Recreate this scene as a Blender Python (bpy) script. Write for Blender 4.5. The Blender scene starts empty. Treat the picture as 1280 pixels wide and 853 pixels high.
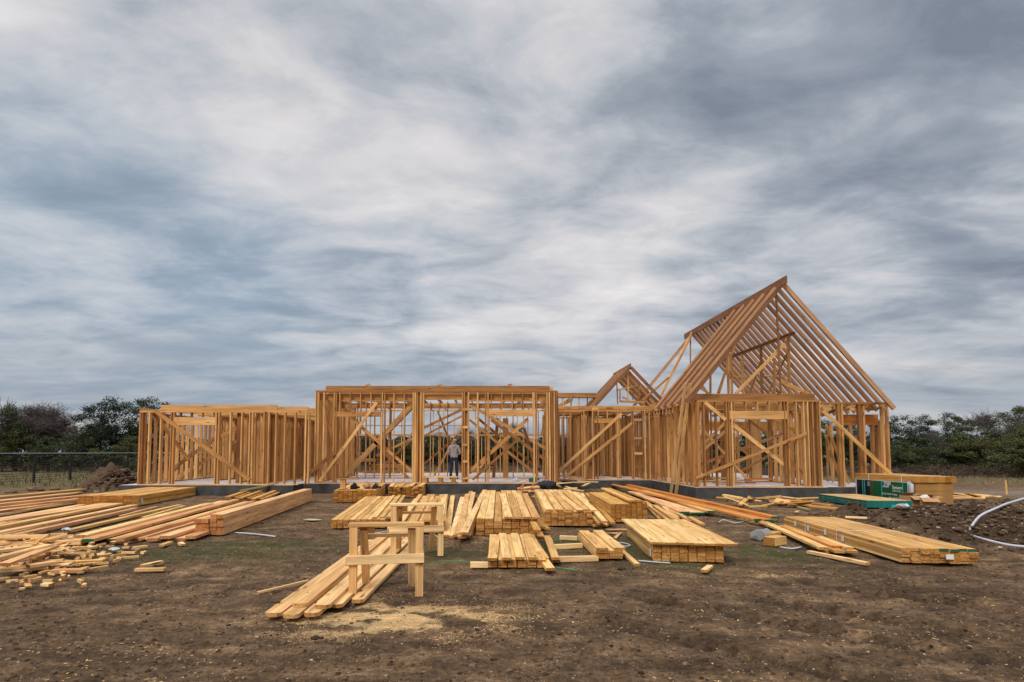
import bpy, math, random
from mathutils import Vector, noise as mn
random.seed(7)
R = random.Random(11)
C = bpy.context.scene
COL = C.collection
rad = math.radians

# ------------------------------------------------------------------ camera model (photo pixels 1280x853)
F = 711.1; PX = 600.0; HOR = 565.0; TILT = rad(3.5); EYE = 1.6
CY = HOR - F*math.tan(TILT)
def ray(px, py):
    u = (px-PX)/F; v = (CY-py)/F
    return Vector((u, math.cos(TILT)-v*math.sin(TILT), math.sin(TILT)+v*math.cos(TILT)))
def G(px, py, z=0.0):
    d = ray(px, py); s = (z-EYE)/d.z
    return Vector((d.x*s, d.y*s, z))
def A(px, py, Y):
    d = ray(px, py); s = Y/d.y
    return Vector((d.x*s, Y, EYE+d.z*s))

cam = bpy.data.cameras.new('camera'); co = bpy.data.objects.new('camera', cam); COL.objects.link(co)
cam.sensor_width = 36; cam.lens = F/1280*36
cam.shift_x = (640-PX)/1280; cam.shift_y = -(426.5-CY)/1280
cam.clip_start = .1; cam.clip_end = 3000
co.location = (0, 0, EYE); co.rotation_euler = (rad(90)+TILT, 0, 0)
C.camera = co
C.render.resolution_x = 1024; C.render.resolution_y = 682

# ------------------------------------------------------------------ materials
def mat(name):
    m = bpy.data.materials.new(name); m.use_nodes = True
    nt = m.node_tree; b = nt.nodes['Principled BSDF']
    b.inputs['Roughness'].default_value = .8
    b.inputs['Specular IOR Level'].default_value = .25
    return m, nt, b
def N(nt, t, **kw):
    n = nt.nodes.new(t)
    for k, v in kw.items():
        if k.startswith('i_'):
            n.inputs[k[2:].replace('_', ' ')].default_value = v
        else: setattr(n, k, v)
    return n
def L(nt, a, b): nt.links.new(a, b)
def ramp(nt, stops, fac=None):
    r = nt.nodes.new('ShaderNodeValToRGB'); e = r.color_ramp.elements
    while len(e) < len(stops): e.new(.5)
    for i, (p, c) in enumerate(stops):
        e[i].position = p; e[i].color = (*c, 1) if len(c) == 3 else c
    if fac is not None: L(nt, fac, r.inputs['Fac'])
    return r
def mix(nt, f, a, b, mode='MIX'):
    m = nt.nodes.new('ShaderNodeMix'); m.data_type = 'RGBA'; m.blend_type = mode
    for s, v in ((m.inputs[0], f), (m.inputs[6], a), (m.inputs[7], b)):
        if hasattr(v, 'links'): L(nt, v, s)
        elif isinstance(v, (int, float)): s.default_value = v
        else: s.default_value = (*v, 1)
    return m.outputs[2]
def math_(nt, op, a, b=None, clamp=False):
    m = nt.nodes.new('ShaderNodeMath'); m.operation = op; m.use_clamp = clamp
    for s, v in ((m.inputs[0], a), (m.inputs[1], b)):
        if v is None: continue
        if hasattr(v, 'links'): L(nt, v, s)
        else: s.default_value = v
    return m.outputs[0]

def wood(name, cols, sat_var=1.0, rough=.75, knots=True):
    """cols: three board tones; grain runs along the board-coordinate x"""
    m, nt, b = mat(name)
    at = N(nt, 'ShaderNodeAttribute', attribute_name='bco')
    rn = N(nt, 'ShaderNodeAttribute', attribute_name='brnd')
    tone = ramp(nt, [(0, cols[0]), (.5, cols[1]), (1, cols[2])], rn.outputs['Fac'])
    mp = N(nt, 'ShaderNodeMapping'); mp.inputs['Scale'].default_value = (1.1, 26, 26); L(nt, at.outputs['Vector'], mp.inputs['Vector'])
    n1 = N(nt, 'ShaderNodeTexNoise', i_Scale=1.0, i_Detail=5.0, i_Roughness=.65, i_Distortion=.6); L(nt, mp.outputs[0], n1.inputs['Vector'])
    g = ramp(nt, [(.3, (.55, .48, .42)), (.5, (.95, .95, .95)), (.7, (1.2, 1.17, 1.12))], n1.outputs['Fac'])
    c = mix(nt, 1.0, tone.outputs[0], g.outputs[0], 'MULTIPLY')
    mp2 = N(nt, 'ShaderNodeMapping'); mp2.inputs['Scale'].default_value = (.9, 4, 4); L(nt, at.outputs['Vector'], mp2.inputs['Vector'])
    n2 = N(nt, 'ShaderNodeTexNoise', i_Scale=1.0, i_Detail=3.0); L(nt, mp2.outputs[0], n2.inputs['Vector'])
    g2 = ramp(nt, [(.3, (.7, .66, .62)), (.55, (1, 1, 1)), (.75, (1.1, 1.08, 1.02))], n2.outputs['Fac'])
    c = mix(nt, .8, c, g2.outputs[0], 'MULTIPLY')
    if knots:
        mp3 = N(nt, 'ShaderNodeMapping'); mp3.inputs['Scale'].default_value = (1.6, 7, 7); L(nt, at.outputs['Vector'], mp3.inputs['Vector'])
        v = N(nt, 'ShaderNodeTexVoronoi', i_Scale=1.0); L(nt, mp3.outputs[0], v.inputs['Vector'])
        kr = ramp(nt, [(.08, (.30, .2, .14)), (.17, (1, 1, 1))], v.outputs['Distance'])
        c = mix(nt, .85, c, kr.outputs[0], 'MULTIPLY')
    L(nt, c, b.inputs['Base Color']); b.inputs['Roughness'].default_value = rough
    bp = N(nt, 'ShaderNodeBump', i_Strength=.25, i_Distance=.004); L(nt, n1.outputs['Fac'], bp.inputs['Height']); L(nt, bp.outputs[0], b.inputs['Normal'])
    # end grain
    e, nt, b = mat(name+'_end')
    at = N(nt, 'ShaderNodeAttribute', attribute_name='bco')
    rn = N(nt, 'ShaderNodeAttribute', attribute_name='brnd')
    k = [tuple(x*y for x, y in zip(c_, (.62, .5, .38))) for c_ in cols]
    tone = ramp(nt, [(0, k[2]), (.5, k[0]), (1, k[1])], rn.outputs['Fac'])
    n1 = N(nt, 'ShaderNodeTexNoise', i_Scale=35.0, i_Detail=4.0); L(nt, at.outputs['Vector'], n1.inputs['Vector'])
    g = ramp(nt, [(.3, (.5, .5, .5)), (.6, (1.15, 1.12, 1.1))], n1.outputs['Fac'])
    L(nt, mix(nt, 1.0, tone.outputs[0], g.outputs[0], 'MULTIPLY'), b.inputs['Base Color']); b.inputs['Roughness'].default_value = .9
    return (m, e)

W_FRAME = wood('framing_pine', [(.27, .12, .042), (.52, .262, .085), (.76, .455, .185)])
W_ROOF = wood('rafter_pine', [(.20, .09, .045), (.37, .18, .088), (.54, .31, .16)])
W_STACK = wood('stacked_pine', [(.56, .30, .095), (.76, .46, .165), (.88, .60, .26)])
W_YEL = wood('bundled_pine', [(.48, .24, .06), (.68, .375, .10), (.80, .49, .16)])
W_PINK = wood('fir_plank', [(.62, .31, .13), (.78, .44, .20), (.86, .54, .27)])
W_PALE = wood('pale_pine', [(.70, .41, .165), (.82, .53, .24), (.90, .64, .33)])
W_LVL = wood('laminated_beam', [(.56, .21, .045), (.68, .28, .06), (.74, .37, .11)], knots=False)
W_OSB = wood('strand_board', [(.56, .34, .13), (.6, .37, .15), (.62, .40, .18)])
W_TREAT = wood('treated_pine', [(.30, .29, .12), (.34, .32, .14), (.38, .35, .16)])

def plain(name, col, rough=.7, var=.25, scale=8, metal=0):
    m, nt, b = mat(name)
    tc = N(nt, 'ShaderNodeTexCoord')
    n = N(nt, 'ShaderNodeTexNoise', i_Scale=float(scale), i_Detail=4.0); L(nt, tc.outputs['Object'], n.inputs['Vector'])
    lo = tuple(c*(1-var) for c in col); hi = tuple(min(1, c*(1+var)) for c in col)
    r = ramp(nt, [(.3, lo), (.7, hi)], n.outputs['Fac'])
    L(nt, r.outputs[0], b.inputs['Base Color'])
    b.inputs['Roughness'].default_value = rough; b.inputs['Metallic'].default_value = metal
    return m
M_GREENPAINT = plain('dark_green_paint', (.012, .10, .045), .6)
M_TEAL = plain('teal_edge_coating', (.008, .15, .13), .6)
M_WHITE = plain('white_plastic', (.48, .5, .54), .4, .08)
M_PAPER = plain('white_paper', (.7, .7, .68), .8, .1)
M_CARD = plain('cardboard', (.42, .24, .12), .85, .12)
M_BROWNWRAP = plain('brown_board_face', (.36, .19, .06), .8, .15, 3)
M_BLACK = plain('black_plastic', (.02, .022, .026), .5)
M_GPRINT = plain('green_print', (.008, .10, .04), .45, .12)
M_BPRINT = plain('black_print', (.010, .013, .014), .45, .2)
M_OLIVE = plain('olive_print', (.05, .08, .03), .45, .2)
M_BLUETAPE = plain('turquoise_tape', (.03, .42, .42), .5)
M_GTWINE = plain('green_strap', (.04, .26, .10), .5)
M_ORANGE = plain('orange_plastic', (.65, .16, .04), .5)
M_GREY = plain('grey_board', (.25, .25, .26), .6)
M_FENCE = plain('fence_steel', (.018, .02, .02), .45)
M_RAIL = plain('galvanised_rail', (.22, .26, .27), .5)
M_ROCK = plain('limestone', (.42, .33, .22), .9, .35, 6)

# ------------------------------------------------------------------ mesh helpers
class MB:
    def __init__(s): s.v = []; s.f = []; s.mi = []; s.bc = []; s.rn = []; s.sm = False
    def add(s, vs, fs, mi=0, bc=None, rn=0.5):
        o = len(s.v); s.v += [tuple(v) for v in vs]
        s.bc += bc if bc else [tuple(v) for v in vs]
        s.rn += [rn]*len(vs)
        for k, f in enumerate(fs):
            s.f.append([i+o for i in f]); s.mi.append(mi[k] if isinstance(mi, (list, tuple)) else mi)
    def bar(s, p0, p1, w, h, up=(0, 0, 1), mi=(0, 1), rn=None, end2=None, clip=0.0, notch=0):
        """box from p0 to p1 (centre line), w across, h along up"""
        p0 = Vector(p0); p1 = Vector(p1); ax = (p1-p0); ln = ax.length
        if ln < 1e-6: return
        ax /= ln; up = Vector(up)
        if abs(ax.dot(up)) > .98: up = Vector((0, 1, 0)) if abs(ax.y) < .9 else Vector((1, 0, 0))
        sd = ax.cross(up).normalized(); u2 = sd.cross(ax).normalized()
        o3 = (R.random()*40, R.random()*40, R.random()*40)
        if rn is None: rn = R.random()
        vs = []; bc = []
        if clip <= 0:
            for a in (0, ln):
                for (i, j) in ((-1, -1), (1, -1), (1, 1), (-1, 1)):
                    vs.append((p0 if a == 0 else p1)+sd*(i*w/2)+u2*(j*h/2))
                    bc.append((a+o3[0], i*w/2+o3[1], j*h/2+o3[2]))
            e2 = mi[1] if end2 is None else end2
            s.add(vs, [(0, 1, 2, 3), (7, 6, 5, 4), (0, 4, 5, 1), (1, 5, 6, 2), (2, 6, 7, 3), (3, 7, 4, 0)], [mi[1], e2, mi[0], mi[0], mi[0], mi[0]], bc, rn)
        else:   # clipped (dog-eared) near end at p0
            pts = [(0, -w/2+clip), (clip, -w/2)]+([(notch, -w/2), (notch+.015, -w/2+.055), (notch+.09, -w/2)] if notch else [])+[(ln, -w/2), (ln, w/2), (clip, w/2), (0, w/2-clip)]
            for j in (-1, 1):
                for (a, i) in pts:
                    vs.append(p0+ax*a+sd*i+u2*(j*h/2)); bc.append((a+o3[0], i+o3[1], j*h/2+o3[2]))
            n = len(pts)
            fs = [tuple(range(n-1, -1, -1)), tuple(range(n, 2*n))]; ms = [mi[0], mi[0]]
            for k in range(n):
                k2 = (k+1) % n; fs.append((k, k2, k2+n, k+n)); ms.append(mi[1] if k in (0, n-1, n-2, n-4) else mi[0])
            s.add(vs, fs, ms, bc, rn)
    def box(s, lo, hi, mi=0, rn=.5):
        x0, y0, z0 = lo; x1, y1, z1 = hi
        s.add([(x0,y0,z0),(x1,y0,z0),(x1,y1,z0),(x0,y1,z0),(x0,y0,z1),(x1,y0,z1),(x1,y1,z1),(x0,y1,z1)],
              [(3,2,1,0),(4,5,6,7),(0,1,5,4),(1,2,6,5),(2,3,7,6),(3,0,4,7)], mi, rn=rn)
    def tube(s, pts, rs, n=6, mi=0, rn=.5):
        pts = [Vector(p) for p in pts]
        if not isinstance(rs, (list, tuple)): rs = [rs]*len(pts)
        vs = []
        for i, p in enumerate(pts):
            d = (pts[min(i+1, len(pts)-1)]-pts[max(i-1, 0)]).normalized()
            a = d.cross(Vector((0, 0, 1)) if abs(d.z) < .9 else Vector((1, 0, 0))).normalized(); b = d.cross(a)
            for k in range(n):
                t = 2*math.pi*k/n; vs.append(p+(a*math.cos(t)+b*math.sin(t))*rs[i])
        fs = []
        for i in range(len(pts)-1):
            for k in range(n):
                k2 = (k+1) % n; fs.append((i*n+k, i*n+k2, (i+1)*n+k2, (i+1)*n+k))
        fs.append(tuple(range(n-1, -1, -1))); fs.append(tuple((len(pts)-1)*n+k for k in range(n)))
        s.add(vs, fs, mi, rn=rn)
    def lump(s, c, r, mi=0, sq=(1, 1, .6), rn=.5):
        t = (1+5**.5)/2; ico = [(-1,t,0),(1,t,0),(-1,-t,0),(1,-t,0),(0,-1,t),(0,1,t),(0,-1,-t),(0,1,-t),(t,0,-1),(t,0,1),(-t,0,-1),(-t,0,1)]
        fs = [(0,11,5),(0,5,1),(0,1,7),(0,7,10),(0,10,11),(1,5,9),(5,11,4),(11,10,2),(10,7,6),(7,1,8),(3,9,4),(3,4,2),(3,2,6),(3,6,8),(3,8,9),(4,9,5),(2,4,11),(6,2,10),(8,6,7),(9,8,1)]
        a = R.random()*6.28; ca, sa = math.cos(a), math.sin(a)
        vs = []
        for x, y, z in ico:
            k = r/1.9*(.65+.7*R.random()); x, y, z = x*k*sq[0], y*k*sq[1], z*k*sq[2]
            vs.append((c[0]+x*ca-y*sa, c[1]+x*sa+y*ca, c[2]+z))
        s.add(vs, fs, mi, rn=rn)
    def mesh(s, name, mats, origin=(0, 0, 0)):
        ox, oy, oz = origin
        me = bpy.data.meshes.new(name)
        me.from_pydata([(x-ox, y-oy, z-oz) for x, y, z in s.v], [], s.f)
        for m in mats: me.materials.append(m)
        me.polygons.foreach_set('material_index', s.mi)
        a = me.attributes.new('bco', 'FLOAT_VECTOR', 'POINT'); a.data.foreach_set('vector', [q for b in s.bc for q in b])
        a = me.attributes.new('brnd', 'FLOAT', 'POINT'); a.data.foreach_set('value', s.rn)
        if s.sm: me.polygons.foreach_set('use_smooth', [True]*len(me.polygons))
        me.update()
        return me

WL = {}   # world location of every object
def link(name, me, loc, parent=None):
    o = bpy.data.objects.new(name, me); COL.objects.link(o)
    loc = Vector(loc); WL[o.name] = loc
    if parent is not None:
        o.parent = parent; o.location = loc-WL[parent.name]
    else: o.location = loc
    return o
def tag(o, label=None, cat=None, group=None, kind=None):
    for k, v in (('label', label), ('category', cat), ('group', group), ('kind', kind)):
        if v: o[k] = v
    return o
def thing(name, loc, label, cat, group=None): return tag(link(name, None, loc), label, cat, group)
def build(mb, name, mats, parent=None, origin=None):
    if origin is None:
        xs = [v[0] for v in mb.v]; ys = [v[1] for v in mb.v]; zs = [v[2] for v in mb.v]
        origin = ((min(xs)+max(xs))/2, (min(ys)+max(ys))/2, min(zs))
    return link(name, mb.mesh(name, mats, origin), origin, parent)
def member(name, p0, p1, w, h, parent=None, mats=W_FRAME, up=(0, 0, 1), rn=None):
    mb = MB(); mb.bar(p0, p1, w, h, up, rn=rn)
    return build(mb, name, list(mats), parent)

# ------------------------------------------------------------------ ground
def smooth(e0, e1, x):
    t = max(0., min(1., (x-e0)/(e1-e0))); return t*t*(3-2*t)
def ell(x, y, cx, cy, rx, ry):
    d = ((x-cx)/rx)**2+((y-cy)/ry)**2
    return math.exp(-d*1.2)
def lumpmask(x, y):
    m = 0
    if x > 7.3:
        m = smooth(7.5, 8.6, x-.12*(y-9))*smooth(8.4, 9.8, y)*(1-smooth(13.6, 15.6, y))
    m2 = ell(x, y, 9.3, 18.0, 1.3, 1.2)*.3
    m3 = ell(x, y, 17.0, 17.0, 1.8, 2.4)*.4
    return min(1, max(m, m2, m3))
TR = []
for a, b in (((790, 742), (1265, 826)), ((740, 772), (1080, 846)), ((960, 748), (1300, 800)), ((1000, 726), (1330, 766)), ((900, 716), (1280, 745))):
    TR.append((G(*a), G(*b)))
def ground_z(x, y, fine=True):
    n = mn.noise
    z = .03*n((x*.25, y*.25, 3.)) - .02
    if y < 9: z += .020*n((x*3.1, y*3.1, 11.))-.004
    if y < 30 and abs(x) < 30 and fine:
        z += .012*n((x*1.7, y*1.7, 0.)) + .016*n((x*5, y*5, 5.)) + .012*n((x*12, y*12, 9.))
        lm = lumpmask(x, y)
        if lm > .01:
            r = abs(n((x*1.3, y*1.3, 1.)))+.55*abs(n((x*3.1, y*3.1, 7.)))+.3*abs(n((x*7.5, y*7.5, 2.)))
            z += lm*(.05+.40*r)
        if y < 8.5:
            for k, (a, b) in enumerate(TR):
                d = (b-a); ln = d.length; d = d/ln
                q = Vector((x-a.x, y-a.y, 0)); t = q.x*d.x+q.y*d.y
                if -.5 < t < ln+.5:
                    s = q.x*-d.y+q.y*d.x
                    if abs(s) < .3:
                        fall = smooth(-.5, .3, t)*(1-smooth(ln-.3, ln+.5, t))
                        z += -.03*math.exp(-(s/.15)**2)*fall+.03*math.exp(-((abs(s)-.22)/.06)**2)*fall*(.6+.8*n((x*7, y*7, 1)))
                        ph = (t/.17) % 1.
                        if k < 4 and abs(s) < .13: z -= .09*math.exp(-((ph-.5)/.24)**4)*fall*(.35+.65*smooth(-.15, .2, n((x*2, y*2, 4+k))))
        z = z if lm > .02 else min(z, .012 if y > 8 or x < 0 else .03)
    return z
xs = []; x = 0.
def axis(lo, hi, step, far0, far1, g=1.09):
    a = []; t = lo
    while t <= hi: a.append(t); t += step
    s = step; t = lo; b = []
    while t > far0: s *= g; t -= s; b.append(t)
    s = step; t = a[-1]; c = []
    while t < far1: s *= g; t += s; c.append(t)
    return b[::-1]+a+c
XS = axis(-7.5, 13., .052, -420, 420, 1.06)
YS = axis(3.2, 8.4, .038, -60, 8.5, 1.055)
YS += axis(YS[-1]+.06, 17.5, .07, 99, 700, 1.055)[:]
vs = []; gr = []; sw = []; pl = []; dk = []; track_shade = []
gp = [(G(230, 690), 2.0, .8), (G(330, 680), 1.6, .6), (G(700, 682), .7, .7), (G(850, 700), 1.0, .7), (G(745, 678), .8, .9), (G(800, 686), .8, 1.1), (G(560, 690), 1.0, .6), (G(960, 690), 1.0, .9), (G(640, 690), .5, .8)]
sp = [(G(480, 770), 1.0, .55, 1.5), (G(400, 765), .6, .35, .5), (G(550, 768), .8, .5, .95), (G(590, 672), .8, .8, .5), (G(860, 716), .6, .25, .35), (G(975, 717), .55, .12, .7), (G(935, 652), .6, .9, .5), (G(630, 668), 1., .4, .4)]
for y in YS:
    for x in XS:
        vs.append((x, y, ground_z(x, y)))
        n = mn.noise
        g = 0
        if y < 14:
            for p, a, b in gp: g = max(g, ell(x, y, p.x, p.y, a, b))
            g *= .95
        far = smooth(24.0, 27.5, y-.25*(x+14)) if x < -10 else 0
        far2 = smooth(26, 30, y)*smooth(12, 17, x)
        gr.append(max(g, far, far2*.55, smooth(36, 40, y)))
        s = 0
        if y < 16:
            for p, a, b, k in sp: s = max(s, k*ell(x, y, p.x, p.y, a, b))
        sw.append(s*(.25+.9*smooth(-.3, .35, mn.noise((x*2.1, y*3.4, 2))+.5*mn.noise((x*6, y*9, 5)))) if s > .01 else 0)
        pl.append(ell(x, y, 24, 22.5, 9, 2.2)*1.3)
        dk.append(lumpmask(x, y))
        shd = 0  # mask for painted shade along the wheel tracks, strongest in the lug pits
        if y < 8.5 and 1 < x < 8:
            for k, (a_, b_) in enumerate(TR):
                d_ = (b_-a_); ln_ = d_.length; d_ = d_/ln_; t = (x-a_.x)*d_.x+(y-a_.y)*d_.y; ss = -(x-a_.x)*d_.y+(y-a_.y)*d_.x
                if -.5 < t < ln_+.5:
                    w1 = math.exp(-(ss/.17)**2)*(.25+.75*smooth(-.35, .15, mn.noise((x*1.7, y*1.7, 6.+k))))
                    shd = max(shd, w1*(.45+.55*math.exp(-((((t/.17) % 1)-.5)/.26)**2)) if k < 4 else w1*.6)
        track_shade.append(shd)
nx = len(XS)
fs = [(j*nx+i, j*nx+i+1, (j+1)*nx+i+1, (j+1)*nx+i) for j in range(len(YS)-1) for i in range(nx-1)]
me = bpy.data.meshes.new('ground'); me.from_pydata(vs, [], fs)
for nm, arr in (('grass', gr), ('saw', sw), ('pale', pl), ('clod', dk), ('track_shade', track_shade)):
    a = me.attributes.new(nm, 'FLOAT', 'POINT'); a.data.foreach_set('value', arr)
me.polygons.foreach_set('use_smooth', [True]*len(me.polygons))
m, nt, b = mat('dirt')
tc = N(nt, 'ShaderNodeTexCoord'); P = tc.outputs['Object']
def nz(scale, det=6., rough=.6, vec=None, dist=0.):
    q = N(nt, 'ShaderNodeTexNoise', i_Scale=float(scale), i_Detail=float(det), i_Roughness=rough, i_Distortion=dist); L(nt, vec or P, q.inputs['Vector']); return q.outputs['Fac']
big = nz(.45, 5); mid = nz(2.6, 8, .7); fine = nz(22, 6, .7); vf = nz(85, 3, .6)
c = ramp(nt, [(.28, (.058, .037, .020)), (.5, (.178, .113, .062)), (.72, (.36, .24, .14))], mid).outputs[0]
c = mix(nt, .7, c, ramp(nt, [(.3, (.62, .6, .58)), (.7, (1.3, 1.28, 1.26))], big).outputs[0], 'MULTIPLY')
c = mix(nt, .9, c, ramp(nt, [(.3, (.35, .32, .3)), (.5, (1, 1, 1)), (.7, (1.8, 1.72, 1.6))], fine).outputs[0], 'MULTIPLY')
# drag marks of the grader / wheels: long soft streaks
mpn = N(nt, 'ShaderNodeMapping'); mpn.inputs['Rotation'].default_value = (0, 0, rad(28)); mpn.inputs['Scale'].default_value = (.5, 3.2, 1); L(nt, P, mpn.inputs['Vector'])
stk = nz(1.2, 5, .7, mpn.outputs[0], .6)
c = mix(nt, .85, c, ramp(nt, [(.35, (.5, .47, .44)), (.65, (1.4, 1.38, 1.33))], stk).outputs[0], 'MULTIPLY')
# pale chips of limestone and wood in the dirt
vo = N(nt, 'ShaderNodeTexVoronoi', i_Scale=16.0, i_Randomness=1.0); L(nt, P, vo.inputs['Vector'])
chip = math_(nt, 'MULTIPLY', ramp(nt, [(.10, (1, 1, 1)), (.17, (0, 0, 0))], vo.outputs['Distance']).outputs[0], ramp(nt, [(.5, (0, 0, 0)), (.62, (1, 1, 1))], nz(3.3, 3)).outputs[0])
c = mix(nt, math_(nt, 'MULTIPLY', chip, .75), c, (.33, .25, .16))
vo2 = N(nt, 'ShaderNodeTexVoronoi', i_Scale=55.0); L(nt, P, vo2.inputs['Vector'])
chip2 = math_(nt, 'MULTIPLY', ramp(nt, [(.14, (1, 1, 1)), (.22, (0, 0, 0))], vo2.outputs['Distance']).outputs[0], ramp(nt, [(.48, (0, 0, 0)), (.6, (1, 1, 1))], nz(5.3, 4)).outputs[0])
c = mix(nt, math_(nt, 'MULTIPLY', chip2, .6), c, (.28, .2, .13))
ck = N(nt, 'ShaderNodeAttribute', attribute_name='clod')
c = mix(nt, math_(nt, 'MULTIPLY', ck.outputs['Fac'], .8), c, mix(nt, fine, (.025, .015, .009), (.085, .05, .03)))
shn = N(nt, 'ShaderNodeAttribute', attribute_name='track_shade')
c = mix(nt, math_(nt, 'MULTIPLY', shn.outputs['Fac'], .85), c, (.035, .024, .016))  # shade of the track pits painted into the soil colour
pa = N(nt, 'ShaderNodeAttribute', attribute_name='pale')
c = mix(nt, math_(nt, 'MULTIPLY', pa.outputs['Fac'], ramp(nt, [(.35, (.4, .4, .4)), (.6, (1, 1, 1))], mid).outputs[0], True), c, mix(nt, fine, (.22, .16, .12), (.34, .27, .22)))
ga = N(nt, 'ShaderNodeAttribute', attribute_name='grass')
gm = math_(nt, 'MULTIPLY', ga.outputs['Fac'], ramp(nt, [(.38, (.25, .25, .25)), (.58, (1, 1, 1))], nz(4., 6, .7)).outputs[0], True)
sep = N(nt, 'ShaderNodeSeparateXYZ'); L(nt, P, sep.inputs[0])
yfar = math_(nt, 'GREATER_THAN', sep.outputs[1], 20.)
gcol = mix(nt, yfar, mix(nt, fine, (.035, .05, .012), (.09, .10, .03)), mix(nt, nz(1.1, 6, .7), (.07, .065, .025), (.20, .17, .075)))
c = mix(nt, gm, c, gcol)
sa = N(nt, 'ShaderNodeAttribute', attribute_name='saw')
sm_ = math_(nt, 'ADD', sa.outputs['Fac'], math_(nt, 'MULTIPLY', math_(nt, 'SUBTRACT', nz(14., 7, .75, None, .8), .5), 2.4))
sf = ramp(nt, [(.38, (0, 0, 0)), (1.0, (1, 1, 1))], sm_).outputs[0]
sf = math_(nt, 'MULTIPLY', sf, math_(nt, 'MULTIPLY', sa.outputs['Fac'], 2.2, True), True)
c = mix(nt, math_(nt, 'MULTIPLY', sf, .95), c, mix(nt, vf, (.60, .40, .17), (.88, .66, .36)))
L(nt, c, b.inputs['Base Color']); b.inputs['Roughness'].default_value = .95
hh = math_(nt, 'ADD', math_(nt, 'MULTIPLY', fine, 1.0), math_(nt, 'ADD', math_(nt, 'MULTIPLY', mid, 2.2), math_(nt, 'MULTIPLY', vf, .35)))
bp = N(nt, 'ShaderNodeBump', i_Strength=1.0, i_Distance=.06); L(nt, hh, bp.inputs['Height']); L(nt, bp.outputs[0], b.inputs['Normal'])
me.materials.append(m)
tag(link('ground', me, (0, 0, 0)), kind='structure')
M_DIRT = m

# clods and stones
def rock_mat(name, cols):
    m, nt, b = mat(name)
    rn = N(nt, 'ShaderNodeAttribute', attribute_name='brnd')
    t = ramp(nt, cols, rn.outputs['Fac'])
    tc = N(nt, 'ShaderNodeTexCoord')
    n = N(nt, 'ShaderNodeTexNoise', i_Scale=30.0, i_Detail=5.0); L(nt, tc.outputs['Object'], n.inputs['Vector'])
    L(nt, mix(nt, .9, t.outputs[0], ramp(nt, [(.3, (.5, .5, .5)), (.7, (1.4, 1.4, 1.4))], n.outputs['Fac']).outputs[0], 'MULTIPLY'), b.inputs['Base Color'])
    b.inputs['Roughness'].default_value = .95; return m
M_CLOD = rock_mat('clods', [(0, (.035, .02, .011)), (.55, (.10, .062, .036)), (.86, (.17, .115, .07)), (.9, (.34, .25, .16)), (1, (.5, .4, .29))])
mb = MB()
for i in range(12000):
    x = R.uniform(7.3, 19); y = R.uniform(8.6, 19)
    k = lumpmask(x, y)
    if R.random() > k: continue
    r = .018+.055*R.random()**2.5
    mb.lump((x, y, ground_z(x, y)+r*.3), r, rn=R.random()*(1 if r < .035 else .8))
tag(build(mb, 'clods', [M_CLOD]), kind='stuff', label='broken clods and stone chips over the churned dark soil', cat='soil clods')
mb = MB()
for i in range(9000):
    y = 3.4+R.random()**1.6*18; x = R.uniform(-.9, 1.0)*y+R.gauss(0, .3)
    if x < -16 or x > 18: continue
    r = .003+.008*R.random()**3
    mb.lump((x, y, ground_z(x, y)+r*.2), r*1.3, rn=R.random()**.6)
for i in range(16000):
    y = 3.4+R.random()**1.7*12; x = R.uniform(-.9, 1.0)*y
    c_ = .5+.5*mn.noise((x*.9, y*.9, 4)); 
    if R.random() > c_*1.2: continue
    r = .006+.016*R.random()**3
    mb.lump((x, y, ground_z(x, y)+r*.1), r*1.2, rn=R.random()*.88)
tag(build(mb, 'pebbles', [M_CLOD]), kind='stuff', label='small pale pebbles strewn over the bare dirt', cat='pebbles')
# scattered splinters all over the yard
mb = MB()
for i in range(4500):
    y = 3.4+R.random()**1.5*16; x = R.uniform(-.9, 1.0)*y; l = R.uniform(.004, .014)*(1 if mn.noise((x*.8, y*.8, 3)) > .0 or y > 9 else 0)*(1 if R.random() < .97 else 2.5); an = R.gauss(0, .9); z = ground_z(x, y)+.004
    mb.bar((x-math.cos(an)*l, y-math.sin(an)*l, z), (x+math.cos(an)*l, y+math.sin(an)*l, z+R.uniform(-.003, .006)), R.uniform(.003, .008), .003)
tag(build(mb, 'wood_splinters', list(W_PALE)), kind='stuff', label='tiny wood splinters trodden into the dirt of the yard', cat='splinters')
# wood shavings
mb = MB()
for p, a, bb, k in sp:
    for i in range(int(8000*k*a*bb*2.4)):
        x = R.gauss(p.x, a*.62); y = R.gauss(p.y, bb*.62)
        if R.random() > smooth(-.25, .35, mn.noise((x*2.1, y*3.4, 2))+.5*mn.noise((x*6, y*9, 5))): continue
        z = max(ground_z(x, y), -.05)+.004; an = R.random()*3.14; l = R.uniform(.003, .012); w = R.uniform(.0012, .0035)
        dx_, dy_ = math.cos(an), math.sin(an); rn_ = R.random(); zz_ = z+R.uniform(-.002, .006)
        mb.add([(x-dx_*l, y-dy_*l, z), (x+dy_*w, y-dx_*w, z+.001), (x+dx_*l, y+dy_*l, zz_), (x-dy_*w, y+dx_*w, z+.001)], [(0, 1, 2, 3)], rn=rn_)
tag(build(mb, 'wood_shavings', list(W_PALE)), kind='stuff', label='yellow sawdust and shavings spilled below the sawhorses', cat='sawdust')
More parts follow.
